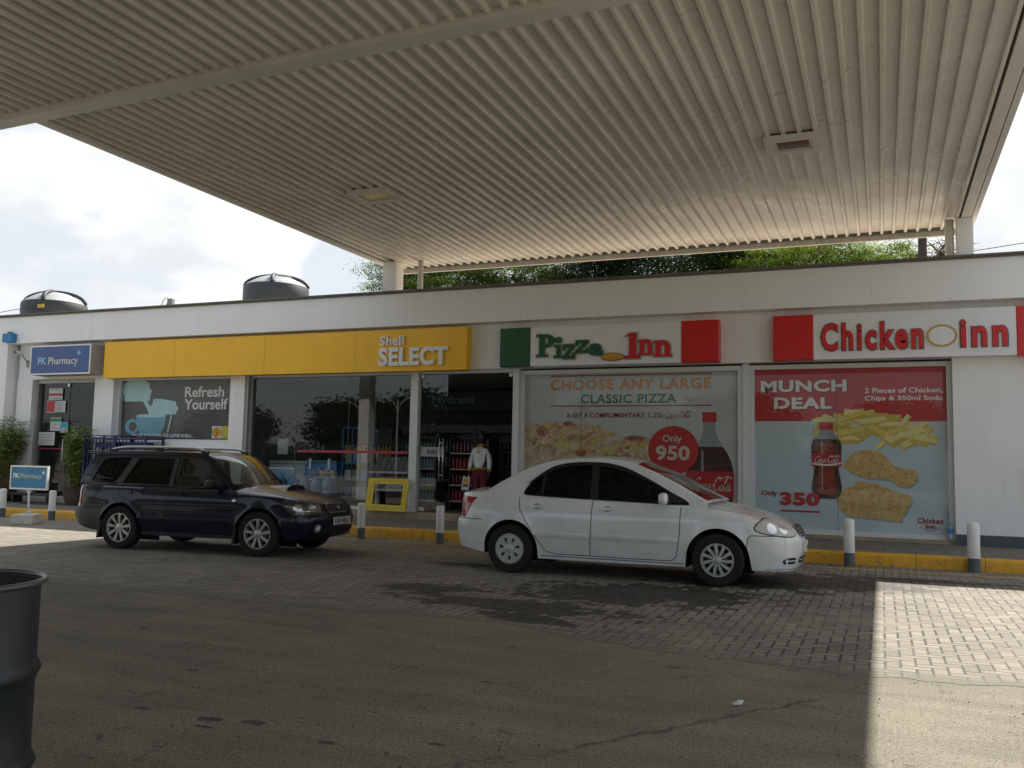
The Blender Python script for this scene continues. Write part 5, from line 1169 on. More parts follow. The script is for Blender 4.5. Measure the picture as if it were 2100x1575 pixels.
# ---------------------------------------------------------------- trees
BARK = M('bark', (.085, .065, .045), .9, var=.3, scale=12, bump=.6)
def leafset(n, cs):
    out = []
    for i, c in enumerate(cs):
        q = NT('%s_%s' % (n, 'abcd'[i]))
        b = q.n.new('ShaderNodeBsdfDiffuse'); b.inputs[0].default_value = (*c, 1)
        tl = q.n.new('ShaderNodeBsdfTranslucent'); tl.inputs[0].default_value = (c[0]*1.5, c[1]*1.5, c[2]*.9, 1)
        mx = q.n.new('ShaderNodeMixShader'); mx.inputs[0].default_value = .42
        q.L.new(b.outputs[0], mx.inputs[1]); q.L.new(tl.outputs[0], mx.inputs[2]); q.L.new(mx.outputs[0], q.out.inputs[0]); out.append(q.mat)
    return out
def tree(name, x, y, trunk_h, cz, rx, ry, rz, ncl, nlf, lsize, mats, label, seed, flat=.35, csize=.55, group=None, bare=False, layers=0):
    q = random.Random(seed); t = thing(name, (x, y, 0), label, 'tree', group)
    tk = MB(); tips = []
    for k in range(5): 
        an = 2*PI*k/5+q.uniform(-.4, .4); rr_ = q.uniform(.45, .8)
        e = Vector((x+rx*rr_*math.cos(an), y+ry*rr_*math.sin(an), cz+rz*q.uniform(-.2, .4))); s = Vector((x, y, trunk_h))
        mid = s.lerp(e, .5)+Vector((q.uniform(-.3, .3), q.uniform(-.3, .3), rz*.25))
        pts = spline([tuple(s), tuple(s.lerp(mid, .5)), tuple(mid), tuple(e)], 3)
        tk.tube(pts, [.13*(1-.8*i/(len(pts)-1)) for i in range(len(pts))], 6); tips.append((mid, e))
    tk.tube([(x, y, 0), (x+.05, y, trunk_h*.5), (x, y, trunk_h+.15)], [.26, .2, .15], 10)
    cl = []
    for k in range(ncl):
        while True:
            u, v, w = q.uniform(-1, 1), q.uniform(-1, 1), q.uniform(-1, 1); d = u*u+v*v+w*w
            if d <= 1 and d > .12: break
        if layers: w = round(w*layers)/layers+q.uniform(-.06, .06)
        c = Vector((x+u*rx, y+v*ry, cz+w*rz)); cl.append(c)
        m0, e0 = min(tips, key=lambda q_: (q_[1]-c).length)
        if k % 2 == 0 or bare:
            md = e0.lerp(c, .5)+Vector((q.uniform(-.2, .2), q.uniform(-.2, .2), q.uniform(-.1, .2)))
            tk.tube([e0, md, c], [.03, .018, .007], 4, caps=False)
            if bare:
                for j in range(9):
                    d = Vector((q.gauss(0, 1), q.gauss(0, 1), q.gauss(0, .45))).normalized()*q.uniform(.25, .6); s = md.lerp(c, q.random())
                    tk.tube([s, s+d*.5+Vector((0, 0, q.uniform(-.05, .08))), s+d], [.012, .009, .004], 3, caps=False)
    tk.build('trunk', BARK, t, angle=60)
    lf = MB()
    for c in cl:
        sz = csize*q.uniform(.6, 1.25); n = int(nlf*q.uniform(.5, 1.4)); mi = q.choice(range(len(mats)))
        for j in range(n):
            d = Vector((q.gauss(0, 1), q.gauss(0, 1), q.gauss(0, flat)))*sz*.6
            p = c+d; L = lsize*q.uniform(.6, 1.3)
            a_ = Vector((q.gauss(0, 1), q.gauss(0, 1), q.gauss(0, .5))).normalized()*L; b_ = a_.cross(Vector((q.uniform(-.7, .7), q.uniform(-.7, .7), 1))).normalized()*L*.32
            lf.add([p-a_*.5, p+b_, p+a_*.5, p-b_], [(0, 1, 2, 3)], mi if q.random() < .85 else q.choice(range(len(mats))))
    lf.build('crown', mats, t)
    return t
ACL = leafset('acacia_leaf', [(.075, .12, .034), (.05, .082, .027), (.10, .145, .046)])
ACB = leafset('bright_acacia_leaf', [(.12, .185, .036), (.08, .13, .028), (.16, .225, .05)])
DKL = leafset('dark_leaf', [(.028, .05, .022), (.018, .034, .017), (.042, .07, .03)])
RVL = leafset('roadside_leaf', [(.035, .055, .02), (.022, .04, .016)])
GRP = 'trees behind the shops'
tree('acacia_tree', -14.0, 26.5, 4.4, 7.45, 2.5, 1.6, 1.15, 130, 520, .06, ACL, 'feathery green acacia behind the left canopy post', 1, .3, .5, GRP, layers=4)
tree('acacia_tree', -11.0, 27.5, 4.2, 7.3, 2.0, 1.4, 1.05, 95, 480, .06, ACL, 'lower loose acacia between the left post and the dark tree', 2, .3, .5, GRP, layers=4)
tree('dark_tree', -6.0, 26.5, 3.8, 7.6, 3.7, 2.0, 1.9, 230, 520, .08, DKL, 'dense dark broadleaf tree behind the middle of the roof', 3, .6, .62, GRP)
tree('acacia_tree', -1.7, 25.6, 4.6, 6.95, 2.6, 1.5, .85, 150, 560, .05, ACB, 'bright yellow-green acacia behind the roof, right of the dark tree', 4, .25, .5, GRP, layers=3)
tree('thorn_tree', 1.2, 26.8, 4.6, 7.1, 1.25, 1.0, .85, 46, 14, .06, ACL, 'nearly bare thorn tree of dark twigs beside the right canopy post', 5, .3, .4, GRP, bare=True)
# the roadside behind the camera, seen mirrored in the shop glass
for i, (x, y, rx, cz, rz) in enumerate(((-66, -44, 6, 4.6, 2.6), (-54, -50, 7, 5.2, 3.0), (-43, -46, 6, 5.6, 3.2), (-33, -44, 5, 6.4, 3.8), (-24, -48, 6, 4.8, 2.8), (-12, -46, 6, 5.0, 3.0), (2, -46, 6, 4.6, 2.6))):
    tree('roadside_tree', x, y, 2.4, cz, rx, 3.0, rz, 200, 46, .5, RVL, 'roadside tree across the road, mirrored in the shop glass', 20+i, .6, 1.1, 'roadside trees mirrored in the glass')
LP = M('lamp_post_grey', (.35, .36, .36), .5)
def street_lamp(x, y):
    t = thing('street_lamp', (x, y, 0), 'street lamp with curved arms, mirrored in the shop glass', 'street lamp', 'street lamps mirrored in the glass')
    MB().tube([(x, y, 0), (x, y, 6.4)], [.09, .06], 10).build('pole', LP, t)
    for s in (-1, 1):
        MB().tube(spline([(x, y, 5.6), (x+s*.5, y, 6.3), (x+s*1.6, y, 6.7)], 5), .035, 6).build('arm', LP, t)
        MB().bevel_box(x+s*1.85-.3, x+s*1.85+.3, y-.1, y+.1, 6.66, 6.76, .03).build('lamp_head', LP, t)
for i, (x, y, rx) in enumerate(((-60, -41, 9), (-44, -40, 9), (-29, -41, 9), (-14, -41, 9), (0, -41, 9))):  # bushes added to darken the low part of the window reflections
    tree('added_bush', x, y, .6, 1.6, rx, 1.6, 1.6, 150, 44, .5, RVL, 'added dark bush across the road, mirrored in the shop glass', 60+i, .6, 1.1, 'added bushes mirrored in the glass')
for x, y in ((-42, -32), (-36, -28), (-30, -34)): street_lamp(x, y)

# ---------------------------------------------------------------- cars
def hermite(tab):
    X = [p[0] for p in tab]; Y = [p[1] for p in tab]; n = len(X); d = [(Y[i+1]-Y[i])/(X[i+1]-X[i]) for i in range(n-1)]
    m = [d[0]]+[0 if d[i-1]*d[i] <= 0 else 2*d[i-1]*d[i]/(d[i-1]+d[i]) for i in range(1, n-1)]+[d[-1]]
    def f(x):
        if x <= X[0]: return Y[0]
        if x >= X[-1]: return Y[-1]
        i = max(k for k in range(n-1) if X[k] <= x); h = X[i+1]-X[i]; s = (x-X[i])/h
        return (2*s**3-3*s*s+1)*Y[i]+(s**3-2*s*s+s)*h*m[i]+(-2*s**3+3*s*s)*Y[i+1]+(s**3-s*s)*h*m[i+1]
    return f
def paint_mat(name, c, flake=0, rough=.28, coat=1.0, dustk=.3, spec=.5):
    q = NT(name); o = q.obj()
    col_ = q.mix(1.0, (*c,), q.ramp(q.noise(o, 3, 4), [(.3, .9), (.7, 1.06)]), 'MULTIPLY')
    # light road dust towards the sills
    z = q.sep(o)[2]
    dust = q.m('MULTIPLY', q.ramp(z, [(.2, 1.0), (.55, 0.0)]), q.ramp(q.noise(o, 5, 6, .7), [(.45, 0.0), (.85, dustk)]))
    col_ = q.mix(dust, col_, (.20, .18, .15))
    b = q.pbr(col_, rough, flake, coat, None, spec); return q.mat
RUB = M('tyre_rubber', (.011, .011, .011), .85, var=.2, bump=.2); BLK = M('black_trim', (.013, .013, .014), .45); GAPM = M('panel_gap', (.006, .006, .006), .8); CHR = M('chrome', (.55, .56, .57), .12, metal=1.0, var=.02)
ALLOY = M('alloy_silver', (.48, .48, .47), .35, metal=.75, var=.06); COVER = M('wheel_cover_silver', (.50, .51, .50), .4, metal=.35, var=.05)
WELL = M('wheel_well', (.008, .008, .008), .9); INT = M('cabin_fabric', (.045, .043, .042), .85); PLATE = M('plate_white', (.60, .60, .57), .45); PLK = M('plate_black', (.012, .012, .012), .5)
TINT = glass_mat('tinted_glass', (.10, .11, .11), .8, .0); CLEAR = glass_mat('windscreen_glass', (.55, .60, .59), 1.5, .09); MIDG = glass_mat('light_tint_glass', (.35, .39, .38), 1.0, .04)
LENS = glass_mat('lamp_lens', (.85, .87, .85), 1.0, .05); HAZY = NT('hazy_lamp_lens'); HAZY.pbr((.50, .50, .43), .25, 0, .6); HAZY = HAZY.mat
LRED_ = M('tail_lamp_red', (.34, .012, .016), .15, coat=.8); LAMB = M('tail_lamp_amber', (.45, .14, .02), .15, coat=.8); REFL = M('lamp_reflector', (.62, .63, .63), .14, metal=.95, var=.02)

PGB = M('pillar_grey_black', (.030, .031, .033), .45)
VIS = M('visor_smoke', (.02, .02, .022), .2)
class Car:
    def __init__(s, root, S): s.root = root; s.S = S
    def width(s, x, z):
        S = s.S; return S['W']*S['plan'](x)*S['side'](z)
    def build_body(s, paint, lower=None, lower_z=None, rear_lower=None):
        S = s.S; xr, xf = S['xr'], S['xf']; xs = []
        x = xr
        while x < xf-1e-6: xs.append(x); x += .022
        xs.append(xf)
        for c, r in S['arch']:
            for k in range(25): xs.append(c-r*math.cos(PI*k/24))
        xs = sorted(xs); xs2 = [xs[0]]
        for x in xs[1:]:
            if x-xs2[-1] > .006: xs2.append(x)
        xs2[-1] = xf; xs = xs2
        nT, nU = 16, 12
        A, zr_ = S['arch'], S['axle']
        def zbot(x):
            z = S['zb'](x)
            for c, r in A:
                if abs(x-c) < r: z = max(z, zr_+math.sqrt(r*r-(x-c)**2)) if True else z
            return z
        def warp(x, y, z):
            w = S['W']
            if x > S['xa']:
                q = (x-S['xa'])/(xf-S['xa']); return x+q*q*(S['XF'](z)-S['bowF']*(abs(y)/w)**2.4)
            if x < S['xb']:
                q = (S['xb']-x)/(S['xb']-xr); return x-q*q*(S['XR'](z)-S['bowR']*(abs(y)/w)**2.6)
            return x
        s.warp = warp
        V = []; F = []; MI = []; rows = []; cabin0, cabin1 = S['cabin']
        def sect(x):
            zb, zs, zt = zbot(x), S['zs'](x), S['zt'](x); pts = []
            zb = min(zb, zs-.02)
            for k in range(nT+1):
                q = k/nT; z = zb+(zs-zb)*q; y = s.width(x, z)*(1-.045*max(0, (q-.82)/.18)**2)
                for c, r in A:     # soft flare round the arch
                    d = math.hypot(x-c, z-zr_)-r
                    if 0 <= d+.001: y += S.get('flare', .012)*math.exp(-d/.05)
                pts.append((y, z))
            ys = pts[-1][0]
            for k in range(1, nU+1):
                u = k/nU; pts.append((ys*(1-u), zs+(zt-zs)*(1-(1-u)**2.3)))
            return pts
        for sgn in (-1, 1):
            R0 = []
            for x in xs:
                b = len(V); V += [(warp(x, y, z), sgn*y, z) for y, z in sect(x)]; R0.append(b)
            n = nT+nU+1
            for i in range(len(xs)-1):
                xm = (xs[i]+xs[i+1])/2
                for k in range(n-1):
                    if k >= nT+1 and cabin0 < xm < cabin1: continue
                    f = (R0[i]+k, R0[i+1]+k, R0[i+1]+k+1, R0[i]+k+1)
                    F.append(f if sgn < 0 else tuple(reversed(f)))
                    zc = (V[f[0]][2]+V[f[2]][2])/2; MI.append(1 if (lower and lower(xm, zc)) else 0)
            rows.append(R0)
        # front and rear faces
        nC = 22
        for end, x in ((1, xf), (0, xr)):
            pts = sect(x)[:nT+1]; G_ = []
            zb, zs, zt = pts[0][1], S['zs'](x), S['zt'](x)
            for k, (y, z) in enumerate(pts):
                row = []
                for j in range(nC+1):
                    yy = -y+2*y*j/nC; zz = z+(zt-zs)*(1-(abs(yy)/y)**2.3)*(k/nT)**4
                    row.append(len(V)); V.append((warp(x, yy, zz), yy, zz))
                G_.append(row)
            for k in range(nT):
                for j in range(nC):
                    f = (G_[k][j], G_[k][j+1], G_[k+1][j+1], G_[k+1][j])
                    F.append(f if end else tuple(reversed(f))); zc = (V[f[0]][2]+V[f[2]][2])/2; MI.append(1 if (lower and lower(x, zc)) else 0)
        bm = bmesh.new(); bv = [bm.verts.new(v) for v in V]; bm.verts.ensure_lookup_table()
        for f, m in zip(F, MI):
            try: ff = bm.faces.new([bv[i] for i in f]); ff.material_index = m; ff.smooth = True
            except ValueError: pass
        bmesh.ops.remove_doubles(bm, verts=bm.verts, dist=.0008)
        s.bvh = BVHTree.FromBMesh(bm)
        me = bpy.data.meshes.new('body'); bm.to_mesh(me); bm.free()
        for m in [paint]+([rear_lower] if rear_lower else []): me.materials.append(m)
        me.set_sharp_from_angle(angle=RAD(38))
        o = bpy.data.objects.new('body', me); col.objects.link(o); o.parent = s.root; s.body = o
        # wheel wells and floor
        w = MB()
        for c, r in A:
            for sgn in (-1, 1):
                pr_ = [(c-r*math.cos(PI*k/20), zr_+r*math.sin(PI*k/20)) for k in range(21)]
                pr_ = [(c-r, S['zb'](c-r)-.01)]+pr_+[(c+r, S['zb'](c+r)-.01)]
                vs = []; 
                for x, z in pr_: vs += [(x, sgn*(s.width(x, z)-.005), z), (x, sgn*.35, z)]
                w.add(vs, [(2*i, 2*i+1, 2*i+3, 2*i+2) for i in range(len(pr_)-1)])
                w.add([(c-r, sgn*.36, .12), (c+r, sgn*.36, .12), (c+r, sgn*.36, zr_+r), (c-r, sgn*.36, zr_+r)], [(0, 1, 2, 3)])
        f0, f1 = A[0][0]+A[0][1], A[1][0]-A[1][1]
        zf = S['zb'](1.0)
        w.box(f0, f1, -S['W']*.9, S['W']*.9, zf+.015, zf+.05); w.box(xr+.35, xf-.35, -.34, .34, zf+.02, zf+.09)
        w.build('underbody', WELL, s.root, local=True)
    def cast(s, o, d):
        h = s.bvh.ray_cast(Vector(o), Vector(d).normalized(), 20)
        return (h[0], h[1]) if h[0] is not None else (None, None)
    def onside(s, sgn):
        def f(x, z, off):
            p, n = s.cast((x, sgn*3, z), (0, -sgn, 0))
            if p is None:
                q = s.bvh.find_nearest(Vector((x, sgn*s.S['W'], z))); p, n = q[0], q[1]
            if n.y*sgn < 0: n = -n
            return p+n*off
        return f
    def ondir(s, d, u):
        """project along horizontal direction d; u is the in-plane horizontal axis"""
        d = Vector(d).normalized(); u = Vector(u).normalized()
        def f(a, z, off):
            o = u*a-d*6+Vector((1.3, 0, z)); p, n = s.cast(o, d)
            if p is None: q = s.bvh.find_nearest(o+d*5); p, n = q[0], q[1]
            if n.dot(d) > 0: n = -n
            return p+n*off
        return f
    def ontop(s):
        def f(x, y, off):
            p, n = s.cast((x, y, 3), (0, 0, -1))
            if p is None: q = s.bvh.find_nearest(Vector((x, y, .9))); p, n = q[0], q[1]
            if n.z < 0: n = -n
            return p+n*off
        return f
    def patch(s, name, poly, fn, mat, off=.004, parent=None, cut=.06, thick=.0):
        bm = bmesh.new()
        tri = tessellate_polygon([[Vector((*p, 0)) for p in poly]]); vs = [bm.verts.new((*p, 0)) for p in poly]
        for t_ in tri:
            try: bm.faces.new([vs[i] for i in t_])
            except ValueError: pass
        for _ in range(5):
            es = [e for e in bm.edges if e.calc_length() > cut]
            if not es: break
            bmesh.ops.subdivide_edges(bm, edges=es, cuts=1); bmesh.ops.triangulate(bm, faces=bm.faces)
        bound = [e for e in bm.edges if e.is_boundary]
        base = {}
        for v in bm.verts: base[v] = (v.co.x, v.co.y)
        if thick:
            r = bmesh.ops.extrude_edge_only(bm, edges=bound); 
            nv = [g_ for g_ in r['geom'] if isinstance(g_, bmesh.types.BMVert)]
            for v in nv: base[v] = (v.co.x, v.co.y)
            sk = set(nv)
        else: sk = set()
        for v in bm.verts: v.co = fn(base[v][0], base[v][1], off-thick if v in sk else off)
        bmesh.ops.recalc_face_normals(bm, faces=bm.faces)
        me = bpy.data.meshes.new(name); bm.to_mesh(me); bm.free(); me.materials.append(mat)
        me.polygons.foreach_set('use_smooth', [True]*len(me.polygons)); me.set_sharp_from_angle(angle=RAD(40))
        o = bpy.data.objects.new(name, me); col.objects.link(o); o.parent = parent or s.root; return o
    def line(s, mb, pts, fn, w=.008, off=.0015, step=.03, m=0):
        P_ = []
        for a, b in zip(pts[:-1], pts[1:]):
            n = max(1, int(math.dist(a, b)/step))
            for k in range(n): P_.append((a[0]+(b[0]-a[0])*k/n, a[1]+(b[1]-a[1])*k/n))
        P_.append(pts[-1]); vs = []
        for i, p in enumerate(P_):
            a = P_[max(0, i-1)]; b = P_[min(len(P_)-1, i+1)]; t_ = Vector((b[0]-a[0], b[1]-a[1])).normalized(); n_ = Vector((-t_.y, t_.x))*w/2
            vs += [fn(p[0]+n_.x, p[1]+n_.y, off), fn(p[0]-n_.x, p[1]-n_.y, off)]
        mb.add(vs, [(2*i, 2*i+1, 2*i+3, 2*i+2) for i in range(len(P_)-1)], m)
    def cabin(s, top, belt, tumble, crown, ws, rw, dlo, paint, glass, glass_f, seal=.016, crownp=3.0):
        """top: list (x,z) of the roof edge from rear base to windscreen base; ws/rw: x-ranges of the front/rear screens; dlo: list of (outline, glass) side windows"""
        S = s.S; s.belt = belt
        def yy(x, z):
            b = belt(x); w = s.width(x, b)*.955; q = max(0, z-b); return w-tumble*q-.10*q*q
        s.yy = yy
        tp = spline(top, 8)
        # roof, screens
        nV = 28; vcol = [-1+2*j/nV for j in range(nV+1)]
        grid = []
        for i, (x, z) in enumerate(tp):
            y = yy(x, z); row = []
            for v in vcol:
                fx = 0
                if x > ws[0]-.15: fx = .13*min(1, (x-ws[0]+.15)/.4)
                if x < rw[1]+.1: fx = -.09*min(1, (rw[1]+.1-x)/.35)
                row.append((x+fx*(1-v*v), y*v, z+crown*(1-abs(v)**crownp)*(1 if rw[1] < x < ws[0] else .55)))
            grid.append(row)
        roof, wsg, rwg, fri = MB(), MB(), MB(), MB()
        cnt = {}
        for i in range(len(tp)-1):
            xm = (tp[i][0]+tp[i+1][0])/2
            for j in range(nV):
                vm = (vcol[j]+vcol[j+1])/2; q = [grid[i][j], grid[i+1][j], grid[i+1][j+1], grid[i][j+1]]
                tgt = roof
                if abs(vm) < .93 and ws[0] < xm < ws[1]: tgt = wsg
                elif abs(vm) < .91 and rw[0] < xm < rw[1]: tgt = rwg
                tgt.add(q, [(0, 1, 2, 3)])
        def weld(mb, name, mat, parent=None):
            bm = bmesh.new(); bv = [bm.verts.new(v) for v in mb.v]
            for f in mb.f: bm.faces.new([bv[k] for k in f]).smooth = True
            bmesh.ops.remove_doubles(bm, verts=bm.verts, dist=1e-4); bmesh.ops.recalc_face_normals(bm, faces=bm.faces)
            me = bpy.data.meshes.new(name); bm.to_mesh(me); bm.free(); me.materials.append(mat); o = bpy.data.objects.new(name, me); col.objects.link(o); o.parent = s.root; return o
        ro = weld(roof, 'roof', paint); wo = weld(wsg, 'windscreen', glass_f); weld(rwg, 'rear_window', glass)
        # sides: pillars and rails with real openings
        for sgn in (-1, 1):
            fn = lambda u, v, d: (u, sgn*(yy(u, v)+d), v)
            low = [(x, belt(x)-.03) for x in np.linspace(tp[-1][0], tp[0][0], 24)]
            sd = MB(); sd.flat(list(tp)+low, fn, 0, 0, holes=[d[0] for d in dlo]); sd.build('pillar_panel', paint, s.root, local=True)
            se = MB()
            for d in dlo: 
                o_ = offset_poly(d[0], seal); se.prism(o_, fn, -.025, .003, 0, holes=[offset_poly(d[0], -.001)])
            se.build('window_seal', BLK, s.root, local=True)
            for d in dlo:
                p_ = offset_poly(d[0], .004); g_ = MB(); g_.flat(p_, fn, -.012); g_.build('side_window', d[1], s.root, local=True)
        return tp
    def wheel(s, x, sgn, R, width, kind, rimr, yc):
        S = s.S; c = (x, sgn*yc, R); t_ = MB(); w = width/2
        pr_ = [(rimr, -w*.85), (R*.86, -w), (R*.95, -w*.97), (R*.99, -w*.8), (R, -w*.45), (R, w*.45), (R*.99, w*.8), (R*.95, w*.97), (R*.86, w), (rimr, w*.85)]
        t_.lathe(pr_, c, 56, axis='y'); 
        ty = t_.build('wheel', RUB, s.root, local=True, angle=30)
        out = sgn*(w*.82)
        rm = MB()
        rm.lathe([(rimr+.004, out), (rimr+.002, out+sgn*.008), (rimr-.012, out+sgn*.008), (rimr-.02, out-sgn*.01), (rimr-.03, out-sgn*.06), (rimr-.03, -out)], c, 48, axis='y')
        def P_(r, a, d): return (c[0]+r*math.cos(a), c[1]+out+sgn*d, c[2]+r*math.sin(a))
        def spoke(a, w0, w1, r0, r1, d0, d1, th=.03, twist=0):
            q = []
            for r, ww, d in ((r0, w0, d0), ((r0+r1)/2, (w0+w1)/2, (d0+d1)/2+.004), (r1, w1, d1)):
                for sg in (-1, 1):
                    aa = a+sg*ww/r+twist*(r-r0); q += [P_(r, aa, d), P_(r, aa, d-th)]
            rm.add(q, [(0, 2, 6, 4), (4, 6, 10, 8), (0, 4, 5, 1), (4, 8, 9, 5), (2, 3, 7, 6), (6, 7, 11, 10)])
        if kind == 'alloy':
            for k in range(9): spoke(PI/2+2*PI*k/9, .012, .026, .05, rimr-.012, -.008, .002, .035)
            rm.lathe([(0, out), (.03, out+sgn*.002), (.065, out-sgn*.008), (.075, out-sgn*.03)], c, 28, axis='y')
            mat = ALLOY
        elif kind == 'fan':
            for k in range(11): spoke(PI/2+2*PI*k/11, .011, .021, .045, rimr-.01, .006, .004, .02, .8)
            rm.lathe([(0, out+sgn*.016), (.03, out+sgn*.014), (.045, out+sgn*.006), (.055, out-sgn*.02)], c, 28, axis='y'); mat = COVER
        else:
            for k in range(7): spoke(PI/2+2*PI*k/7, .030, .034, .04, rimr-.035, .008, .004, .02)
            rm.lathe([(rimr, out+sgn*.008), (rimr-.05, out+sgn*.008), (rimr-.052, out-sgn*.01)], c, 48, axis='y')
            for k in range(7): spoke(PI/2+2*PI*k/7, .034, .052, rimr*.6, rimr-.03, .006, .006, .02)
            rm.lathe([(0, out+sgn*.018), (.05, out+sgn*.014), (.07, out+sgn*.004)], c, 28, axis='y'); mat = COVER
        rm.build('rim', mat, ty, local=True, angle=35)
        dk = MB(); dk.lathe([(0, out-sgn*.055), (rimr-.028, out-sgn*.055)], c, 32, axis='y')
        dk.lathe([(.055, out-sgn*.04), (rimr*.62, out-sgn*.04), (rimr*.62, out-sgn*.052)], c, 32, axis='y', m=1)
        if kind == 'alloy':
            for k in range(5):
                a = PI/2+2*PI*k/5; dk.lathe([(0, sgn*.0), (.008, sgn*.0), (.008, -sgn*.02)], P_(.052, a, .0), 8, axis='y', m=2)
        dk.build('brake_disc', [GAPM, M('disc_steel', (.16, .15, .14), .5, metal=.6), CHR], ty, local=True)

def build_saloon():
    root = thing('parked_car', (-4.555, 11.90, .004), 'white four-door saloon parked nose right before the poster windows', 'car', rz=RAD(1.0))
    sc_ = 1.034; root.scale = (sc_, sc_, sc_)
    PAINT = paint_mat('white_car_paint', (.74, .77, .78), 0, .25, 1.0)
    S = dict(W=.85, xr=-.86, xf=3.50, axle=.30, arch=[(0, .368), (2.6, .368)], xa=2.95, xb=-.35, bowF=.30, bowR=.17, cabin=(-.02, 2.28), flare=.012)
    S['plan'] = hermite([(-.86, .84), (-.75, .91), (-.5, .965), (0, .99), (1.2, 1.0), (2.6, .985), (3.0, .95), (3.3, .875), (3.50, .755)])
    S['side'] = hermite([(.15, .93), (.25, .955), (.40, .985), (.58, 1.0), (.72, .992), (.86, .965), (1.02, .92)])
    S['zb'] = hermite([(-.86, .30), (-.6, .27), (-.36, .235), (0, .20), (1.3, .195), (2.2, .20), (2.96, .20), (3.50, .195)])
    S['zs'] = hermite([(-.86, .985), (-.6, 1.0), (-.2, .985), (.6, .955), (1.5, .92), (2.25, .895), (2.62, .85), (3.0, .795), (3.3, .725), (3.50, .645)])
    S['zt'] = hermite([(-.86, 1.015), (-.6, 1.055), (-.2, 1.06), (.6, 1.04), (1.5, 1.01), (2.25, 1.01), (2.62, .95), (3.0, .872), (3.3, .79), (3.50, .69)])
    S['XF'] = hermite([(.18, -.03), (.26, .0), (.42, .03), (.52, .03), (.62, .0), (.71, -.07), (.82, -.15)])
    S['XR'] = hermite([(.2, -.06), (.35, .0), (.55, .04), (.64, .03), (.68, -.02), (.90, -.03), (1.03, -.05)])
    c = Car(root, S); c.build_body(PAINT)
    belt = hermite([(-.55, 1.0), (0, .972), (1.0, .937), (2.4, .893)])
    top = [(-.36, 1.035), (-.08, 1.20), (.22, 1.345), (.52, 1.425), (.92, 1.462), (1.22, 1.457), (1.53, 1.41), (1.90, 1.255), (2.22, 1.095), (2.48, .955)]
    dlo = [spline([(.16, 1.01), (.21, 1.10), (.34, 1.235), (.52, 1.345), (.73, 1.392), (.98, 1.405), (1.23, 1.393), (1.47, 1.335), (1.76, 1.205), (2.04, 1.055), (2.23, .955), (2.14, .932), (1.38, .952), (.68, .972), (.23, .99)], 4, True)]
    c.cabin(top, belt, .30, .035, (1.58, 2.44), (-.24, .38), [(dlo[0], TINT)], PAINT, TINT, CLEAR, .013)
    for sgn in (-1, 1):
        fs = c.onside(sgn); fn = lambda u, v, d, s_=sgn: (u, s_*(c.yy(u, v)+d), v)
        for p_ in ([(1.035, .962), (1.135, .957), (1.105, 1.398), (1.015, 1.401)], [(.365, .985), (.405, .985), (.425, 1.285), (.395, 1.27)], [(1.84, .942), (2.235, .95), (2.02, 1.07), (1.86, .962)]):
            MB().prism(p_, fn, -.01, .004).build('window_pillar', BLK, root, local=True)
        vz = MB(); vz.prism([(.18, 1.12), (.34, 1.245), (.52, 1.355), (.73, 1.402), (1.01, 1.415), (1.01, 1.375), (.73, 1.362), (.54, 1.315), (.38, 1.225)], fn, .004, .022); vz.build('rain_visor', VIS, root, local=True); vz = MB()
        vz.prism([(1.10, 1.41), (1.26, 1.398), (1.49, 1.34), (1.80, 1.195), (1.79, 1.17), (1.47, 1.30), (1.24, 1.355), (1.10, 1.367)], fn, .004, .022)
        vz.build('rain_visor', VIS, root, local=True)
        g_ = MB()
        for pts in ([(1.075, .965), (1.065, .60), (1.055, .265)], [(1.055, .265), (.60, .262), (.46, .30), (.38, .42), (.22, .64), (.12, .80), (.10, .99)], [(1.055, .265), (1.5, .258), (2.06, .262), (2.12, .32), (2.16, .60), (2.165, .93)],
                    [(-.40, .655), (-.62, .66), (-.80, .66)], [(2.98, .60), (3.10, .60), (3.30, .60)], [(2.98, .60), (2.94, .56), (2.93, .42)], [(.40, .235), (2.2, .232)]):
            c.line(g_, pts, fs, .009)
        tpf = c.ontop(); c.line(g_, [(2.45, sgn*.66), (2.7, sgn*.65), (2.98, sgn*.60), (3.14, sgn*.54)], tpf, .008); c.line(g_, [(-.45, sgn*.60), (-.80, sgn*.56)], tpf, .008)
        g_.build('panel_gap', GAPM, root, local=True)
        for nm, x0, x1 in (('side_moulding', .28, 1.04), ('side_moulding', 1.08, 2.13)):
            c.patch(nm, [(x0, .505+.008*(x0)), (x0+.02, .49), (x1-.02, .475-.0*(x1)), (x1, .49), (x1-.02, .515), (x0+.02, .535)], fs, PAINT, .024, thick=.024)
        for x in (.24, 1.16):
            b = c.patch('door_handle', [(x, .835), (x+.02, .825), (x+.17, .825), (x+.19, .835), (x+.17, .85), (x+.02, .85)], fs, PAINT, .03, thick=.03)
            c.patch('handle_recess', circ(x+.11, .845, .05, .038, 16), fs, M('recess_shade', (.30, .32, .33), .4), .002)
        # mirror
        yb = sgn*(c.yy(2.0, .97)); mm = MB(); mm.tube([(2.02, yb, .955), (2.0, yb+sgn*.09, .965)], .03, 8, m=1)
        bm = bmesh.new(); bmesh.ops.create_icosphere(bm, subdivisions=3, radius=1)
        for v in bm.verts:
            k = v.co; sg = lambda q: math.copysign(abs(q)**.7, q); v.co = Vector((1.98+.055*sg(k.x), yb+sgn*.17+.095*sg(k.y), .995+.072*sg(k.z)))
        mm.from_bm(bm, 0); bm.free(); mm.build('wing_mirror', [PAINT, BLK], root, local=True, angle=40)
        # lamps: project on a slanting direction round the corner
        d = Vector((-.72, -sgn*.69, 0)); u = Vector((.69, -sgn*.72, 0))
        fd = c.ondir(d, u)
